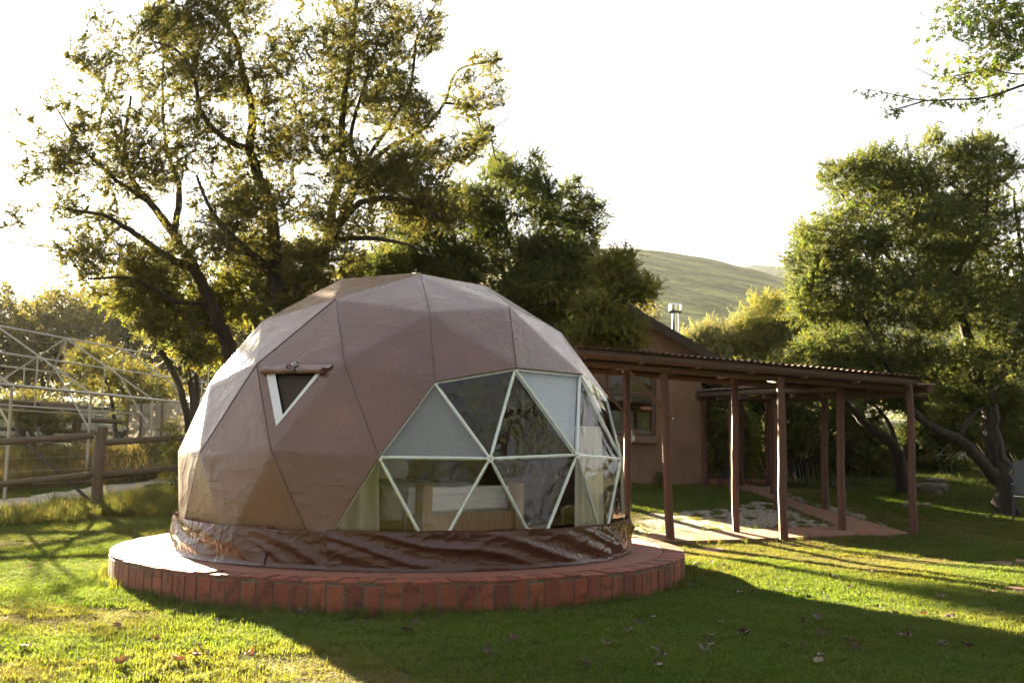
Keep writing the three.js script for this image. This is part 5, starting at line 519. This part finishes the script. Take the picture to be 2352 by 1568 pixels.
// ---------- lawn ----------
const SA = { sand: sandSheet.poly, path: pathSheet.poly, grav: gravelSheet.poly, track: trackSheet.poly };
{
  const q = rng(301), n = 1250, S = 0.25, pos = [], idx = []; for (let i = 0; i < n; i++) { const x = (q() - 0.5) * 2 * S, z = (q() - 0.5) * 2 * S, a = q() * 6.283, h = (0.022 + 0.034 * q() * q() + 0.008 * q()) * (0.75 + 0.6 * vnoise(x * 14 + 9, z * 14 + 3, 6)), w = 0.0022 + q() * 0.0016, b = 0.3 + q() * 1.1, dx = Math.cos(a), dz = Math.sin(a), o = pos.length / 3, lx = dz, lz = -dx; pos.push(x - lx * w, -0.004, z - lz * w, x + lx * w, -0.004, z + lz * w, x + dx * h * b * 0.35 - lx * w * 0.8, h * 0.62, z + dz * h * b * 0.35 - lz * w * 0.8, x + dx * h * b * 0.35 + lx * w * 0.8, h * 0.62, z + dz * h * b * 0.35 + lz * w * 0.8, x + dx * h * b, h * (1 - 0.12 * b), z + dz * h * b); idx.push(o, o + 1, o + 2, o + 1, o + 3, o + 2, o + 2, o + 3, o + 4); }
  const g = buf(pos, null, idx, false), m4 = new THREE.Matrix4(), qu = new THREE.Quaternion(), q2 = new THREE.Quaternion(), mats = [], cols = [];
  const step = 0.40; for (let z = 14; z > -15; z -= step) for (let x = -14; x < 16; x += step) {
    const px = x + (q() - 0.5) * 0.2, pz = z + (q() - 0.5) * 0.2, v = projV(V3(px, H(px, pz), pz)); if (z > 7 ? Math.abs(px - 1.5) > 8 : v[0] < -160 || v[0] > 2520 || v[1] > 1700) continue; const r = Math.hypot(px, pz); if (r < R0 + 0.2) { const k = (R0 + 0.24) / Math.max(r, 0.01); if (r < R0 - 0.15) continue; if (q() < 0.2) continue; }
    const rr = Math.max(r, R0 + 0.235), fx = px * rr / r, fz = pz * rr / r; if (inPoly(SA.path, fx, fz) || inPoly(SA.track, fx, fz)) continue; let edge = false; for (const [ox, oz] of [[0.16, 0], [-0.16, 0], [0, 0.16], [0, -0.16]]) if (inPoly(SA.path, fx + ox, fz + oz)) edge = true; const sandy = inPoly(SA.sand, fx, fz); let sc = 1; if (sandy) { if (q() < 0.45) continue; sc = 0.7; } if (inPoly(SA.grav, fx, fz)) continue; if (soilSheets.some((o) => inPoly(o.poly, fx, fz))) { if (q() < 0.8) continue; sc = 0.5; } if (edge) sc = 0.6; if (fx > HC.x - 3.8 && fx < HC.x + 0.1 && fz < HC.z + 0.15 && fz > HC.z - 6) continue; if (fz < -8 && fx < -2.5 && fx > -20) { }
    const bare = fbm(fx * 0.55 + 20, fz * 0.55, 15, 3); const hgt = sc * lerp(0.4, 1.55, fbm(fx * 0.8, fz * 0.8, 17, 3)) * (bare > 0.66 ? 0.5 : 1) * (fz < -4 ? 1.15 : 1);
    qu.setFromAxisAngle(V3(0, 1, 0), q() * 6.283); const e = 0.2, nx = H(fx - e, fz) - H(fx + e, fz), nz = H(fx, fz - e) - H(fx, fz + e); q2.setFromUnitVectors(V3(0, 1, 0), V3(nx, 2 * e, nz).normalize()); m4.compose(V3(fx, H(fx, fz) - 0.004, fz), q2.multiply(qu), V3(sandy ? 0.32 : edge ? 0.6 : 1, hgt, sandy ? 0.42 : edge ? 0.6 : 1)); mats.push(m4.clone()); const k = fbm(fx * 0.8, fz * 0.8, 19, 3), y = sstep(0.5, 0.72, bare) * 0.7 + 0.25 * q(); const w = 0.62 + 0.42 * k; cols.push([lerp(0.095, 0.19, y) * w, lerp(0.146, 0.158, y) * w, lerp(0.010, 0.026, y) * w]);
  }
  const t = new THREE.Group(); t.name = 'lawn_grass'; scene.add(t); tag(t, 'short green lawn grass round the platform and walkway', 'grass', null, 'stuff'); const im = new THREE.InstancedMesh(g, M.grass, mats.length); im.name = 'short_grass'; mats.forEach((m, i) => { im.setMatrixAt(i, m); im.setColorAt(i, C(...cols[i])); }); im.castShadow = im.receiveShadow = true; im.userData.kind = 'stuff'; t.add(im);
  // taller tufts against bricks, posts and path edges, and coarse blades in the lawn
  const tuft = (nb, hh, ww, sp, seed) => { const q = rng(seed), pos = [], idx = []; for (let i = 0; i < nb; i++) { const a = q() * 6.283, r = sp * Math.sqrt(q()), x = Math.cos(q() * 6.283) * r, z = Math.sin(q() * 6.283) * r, h = hh * (0.4 + 0.6 * q()), w = ww * (0.6 + 0.5 * q()), b = 0.15 + q() * 0.9, dx = Math.cos(a), dz = Math.sin(a), lx = dz * w, lz = -dx * w, o = pos.length / 3; const seg = 4; for (let k = 0; k <= seg; k++) { const s = k / seg, bx = b * h * s * s * 0.8, y = h * (s - 0.28 * b * s * s * s), f = 1 - s * s * 0.95; pos.push(x + dx * bx - lx * f, y, z + dz * bx - lz * f, x + dx * bx + lx * f, y, z + dz * bx + lz * f); if (k) { const p = o + 2 * k - 2; idx.push(p, p + 1, p + 2, p + 1, p + 3, p + 2); } } } return buf(pos, null, idx, false); };
  const scatter = (name, geo, list, col, parent) => { const im = new THREE.InstancedMesh(geo, M.grass, list.length); im.name = name; list.forEach(([x, z, s, h], i) => { qu.setFromAxisAngle(V3(0, 1, 0), q() * 6.283); m4.compose(V3(x, H(x, z) - 0.01, z), qu, V3(s, s * (h ?? 1), s)); im.setMatrixAt(i, m4); const v = 0.7 + 0.6 * q(), y = q(); im.setColorAt(i, C(lerp(col[0], col[0] * 1.7, y * y) * v, col[1] * v, col[2] * v)); }); im.castShadow = im.receiveShadow = true; im.userData.kind = 'stuff'; parent.add(im); };
  const L1 = []; for (let i = 0; i < 620; i++) { const a = q() * 6.283, r = R0 + 0.02 + q() * q() * 0.22; L1.push([Math.cos(a) * r, Math.sin(a) * r, 0.5 + q() * 0.7]); }
  const pp = SA.path; for (let i = 0; i < pp.length; i++) for (let k = 0; k < 3; k++) { const p = pp[i], x = p.x + (q() - 0.5) * 0.3, z = p.y + (q() - 0.5) * 0.3; if (!inPoly(pp, x, z) && Math.hypot(x, z) > R0 + 0.03) L1.push([x, z, 0.4 + q() * 0.7]); }
  for (let i = 0; i < 4600; i++) { const x = -9 + q() * 19, z = -6 + q() * 13.5; if (Math.hypot(x, z) < R0 + 0.05 || inPoly(pp, x, z) || inPoly(SA.track, x, z)) continue; const s = inPoly(SA.sand, x, z); if (fbm(x * 0.9, z * 0.9, 27, 2) > (s ? 0.2 : 0.42)) L1.push([x, z, 0.3 + q() * 0.32]); }
  for (let i = 0; i < 900; i++) { const a = SA.sand[Math.floor(q() * SA.sand.length)], b = SA.sand[Math.floor(q() * SA.sand.length)], k = q(), x = lerp(a.x, b.x, k), z = lerp(a.y, b.y, k); if (inPoly(SA.sand, x, z) && !inPoly(pp, x, z) && fbm(x * 2.5, z * 2.5, 29, 3) > 0.42) L1.push([x, z, 0.3 + q() * 0.35]); }
  scatter('coarse_tuft', tuft(16, 0.15, 0.0035, 0.05, 5), L1, [0.08, 0.115, 0.015], t);
  // unmown grass and weeds along the fence and beyond it
  const t2 = new THREE.Group(); t2.name = 'tall_grass'; scene.add(t2); tag(t2, 'long unmown grass and weeds along the rail fence', 'tall grass', null, 'stuff'); const L2 = [], L3 = []; const quad = (arr, n, pts, s0, s1) => { const P = pts.map((p) => gp(...p)); for (let i = 0; i < n; i++) { const u = q(), v = q(), p = P[0].clone().lerp(P[1], u).lerp(P[3].clone().lerp(P[2], u), v); if (inPoly(SA.track, p.x, p.z)) continue; arr.push([p.x, p.z, lerp(s0, s1, q() * q())]); } };
  quad(L2, 520, [[-60, 1180], [420, 1128], [420, 1172], [-60, 1222]], 0.7, 1.5); quad(L2, 200, [[230, 1150], [400, 1125], [400, 1190], [230, 1185]], 0.7, 1.6); quad(L3, 900, [[-80, 1100], [440, 1066], [440, 1094], [-80, 1140]], 0.8, 2.4); quad(L3, 500, [[-80, 1080], [460, 1056], [460, 1072], [-80, 1105]], 1.5, 3.4);
  scatter('long_grass', tuft(26, 0.3, 0.004, 0.14, 6), L2, [0.09, 0.11, 0.018], t2); scatter('weed_clump', tuft(34, 0.3, 0.006, 0.2, 7), L3, [0.10, 0.10, 0.026], t2);
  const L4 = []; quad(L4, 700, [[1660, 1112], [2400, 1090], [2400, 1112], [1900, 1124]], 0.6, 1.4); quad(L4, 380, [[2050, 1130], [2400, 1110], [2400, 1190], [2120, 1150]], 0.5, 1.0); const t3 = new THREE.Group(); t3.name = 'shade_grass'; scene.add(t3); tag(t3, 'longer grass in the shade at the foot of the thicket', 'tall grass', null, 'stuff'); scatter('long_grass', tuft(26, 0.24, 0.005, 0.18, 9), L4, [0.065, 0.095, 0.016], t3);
}
// ---------- small things ----------
{
  const rock = (name, label, v, w, h, dz, seed, group) => { const p = gp(...v), q = rng(seed), g = new THREE.IcosahedronGeometry(1, 3), a = g.attributes.position; for (let i = 0; i < a.count; i++) { const n = V3(a.getX(i), a.getY(i), a.getZ(i)); const s = (c, e) => Math.sign(c) * Math.pow(Math.abs(c), e); const k = 0.82 + 0.4 * fbm(n.x * 1.6 + seed, n.y * 3 + n.z * 1.6, seed, 3); a.setXYZ(i, s(n.x, 0.6) * w / 2 * k, (s(n.y, 0.5) * k * 0.5 + 0.38) * h, s(n.z, 0.6) * dz / 2 * k); } const f = boxUV(flat(g)); const t = thing(name, label, 'stone', p, group); mesh('rock', f, M.stone, t); return t; };
  const r1 = rock('flat_rock', 'broad flat topped rock in the shade before the thicket', [2143, 1132], 0.62, 0.24, 0.4, 3); rock('flat_rock', 'thin flat slab lying on top of the broad rock', [2150, 1131], 0.42, 0.09, 0.25, 5).position.y += 0.22; rock('stone', 'small pale squared stone in front of the broad flat rock', [2157, 1140], 0.14, 0.14, 0.12, 7); rock('stone', 'pointed reddish stone left of the end post of the walkway', [2085, 1168], 0.22, 0.13, 0.2, 9); rock('stone', 'low rounded stone right of the end post of the walkway', [2126, 1166], 0.22, 0.09, 0.18, 11); rock('stone', 'small stone sunk in the shaded grass behind the path', [1980, 1112], 0.12, 0.06, 0.1, 13);
  const bp = gp(1893, 1218), b = thing('ball', 'small worn yellowish ball on the sand beside the path', 'ball', bp); mesh('ball', new THREE.SphereGeometry(0.058, 24, 16).translate(0, 0.055, 0), std({ color: C(0.24, 0.2, 0.11), roughness: 0.8, map: rep(TN.mottle, 2), bumpMap: rep(TN.grit, 3), bumpScale: 0.004 }), b);
  // garden chair at the edge of the view
  const cp = gp(2366, 1198), c = thing('garden_chair', 'dark framed garden chair with pale cloth back at the edge of the view', 'chair', cp); c.rotation.y = -0.5; const dk = std({ color: C(0.03, 0.03, 0.035), roughness: 0.5 }), cl = std({ color: C(0.08, 0.09, 0.09), roughness: 0.9, side: THREE.DoubleSide }); for (const [x, z] of [[-0.24, 0.24], [0.24, 0.24], [-0.24, -0.22], [0.24, -0.22]]) mesh('leg', rod(V3(x, 0, z), V3(x, z > 0 ? 0.62 : 0.45, z), 0.017), dk, c); for (const x of [-0.24, 0.24]) mesh('armrest', cbox(0.05, 0.03, 0.5, 0.006).translate(x, 0.635, 0), dk, c); mesh('seat', cbox(0.46, 0.03, 0.46, 0.01).translate(0, 0.42, 0.01), cl, c); const bk = cbox(0.46, 0.62, 0.025, 0.01); bk.rotateX(-0.22); bk.translate(0, 0.75, -0.29); mesh('backrest', bk, cl, c);
  // fallen oak leaves
  const sh = new THREE.Shape(), lob = [[0, 0], [0.08, 0.16], [0.3, 0.2], [0.36, 0.36], [0.14, 0.4], [0.42, 0.56], [0.46, 0.76], [0.16, 0.7], [0.26, 0.92], [0, 1.05]]; lob.forEach(([x, y], i) => i ? sh.lineTo(x, y) : sh.moveTo(x, y)); [...lob].reverse().slice(1, -1).forEach(([x, y]) => sh.lineTo(-x, y)); const gs = [0, 1, 2, 3].map((k) => { const g = new THREE.ShapeGeometry(sh), p = g.attributes.position; for (let i = 0; i < p.count; i++) { const x = p.getX(i), y = p.getY(i) - 0.5; p.setXYZ(i, x * (1 - 0.2 * k * Math.abs(y)), (0.55 + 0.5 * k) * x * x + 0.6 * y * y * (k % 2 ? 1 : -0.3) + 0.12 * Math.sin(x * 9), y); } g.scale(0.095, 0.095, 0.095); g.computeVertexNormals(); return g; });
  const src = [[2785, 2265], [2846, 2265], [2695, 2180], [2900, 2275], [2958, 2383], [3010, 2388], [3153, 2378], [3400, 2360], [3431, 2390], [3515, 2447], [3585, 2474], [3762, 2403], [3240, 2408], [3270, 2494], [3215, 2497], [2980, 2552], [2885, 2510], [2842, 2557], [2810, 2625], [2840, 2600], [2975, 2552], [3100, 2542], [3280, 2556], [3150, 2598], [3215, 2600], [3600, 2560], [3635, 2563], [3770, 2596], [3874, 2607], [3405, 2590], [3283, 2645], [3420, 2608], [2625, 2620], [2630, 2686], [2605, 2490], [2290, 2420], [2200, 2440], [2120, 2300 + 148], [1660, 2512], [1355, 2448], [1200, 2470], [1630, 2545], [115, 2282], [466, 2524], [475, 2675], [625, 2578], [793, 2605], [786, 2649], [713, 2665], [995, 2645], [100, 2606], [3330, 2320], [3480, 2300], [3800, 2480], [3700, 2470], [2760, 2355], [2650, 2640], [2430, 2600], [2520, 2545], [2350, 2690], [1950, 2640], [2050, 2580]];
  const q = rng(333); src.forEach(([x, y]) => { const v = [x * 0.5742, y * 0.5742], p = gp(...v); if (Math.hypot(p.x, p.z) < R0 + 0.1) return; const m = tag(mesh('fallen_leaf', gs[Math.floor(q() * 4)], M.deadLeaf), 'curled dry brown oak leaf lying on the lawn', 'leaf', 'fallen brown leaves on the lawn'); m.position.set(p.x, p.y + 0.035 + q() * 0.012, p.z); m.rotation.set((q() - 0.5) * 0.9, q() * 6.28, (q() - 0.5) * 0.9); const s = 0.6 + q() * 0.5; m.scale.set(s, s, s); });
  const pl = gp(3272 * 0.5742, 2673 * 0.5742), m = tag(mesh('fallen_leaf', gs[1], M.paleLeaf), 'single pale yellow leaf on the shaded lawn near the front', 'leaf'); m.position.set(pl.x, pl.y + 0.045, pl.z); m.rotation.set(0.2, 1.9, 0.1); m.scale.set(0.85, 0.8, 0.8);
  // little red flowered plants at the path edge
  const fp = gp(1985, 1232), f = thing('flower', 'low plant with thin spikes and a red flower at the path edge', 'flower', fp); for (const [x, h, s] of [[0, 0.16, 1], [0.07, 0.13, 2], [-0.09, 0.14, 3]]) mesh('stem', tube([V3(x, 0, 0), V3(x + 0.008, h * 0.6, 0.01), V3(x + 0.002, h, 0)], [0.004, 0.003, 0.001], 5), std({ color: C(0.25, 0.12, 0.05), roughness: 0.8 }), f); for (const [x, y] of [[0.10, 0.05], [-0.04, 0.07]]) { const g = new THREE.IcosahedronGeometry(0.016, 1); g.translate(x, y, 0.01); mesh('bloom', g, std({ color: C(0.55, 0.06, 0.03), roughness: 0.7 }), f); }
}
console.log('sprigs', NS);
// ---------- draw ----------
const renderer = new THREE.WebGLRenderer({ antialias: true });
renderer.toneMapping = THREE.LinearToneMapping; renderer.toneMappingExposure = EXPOSURE;
renderer.shadowMap.enabled = true; renderer.shadowMap.type = THREE.PCFSoftShadowMap;
renderer.setSize(1024, 682);
renderer.render(scene, camera);
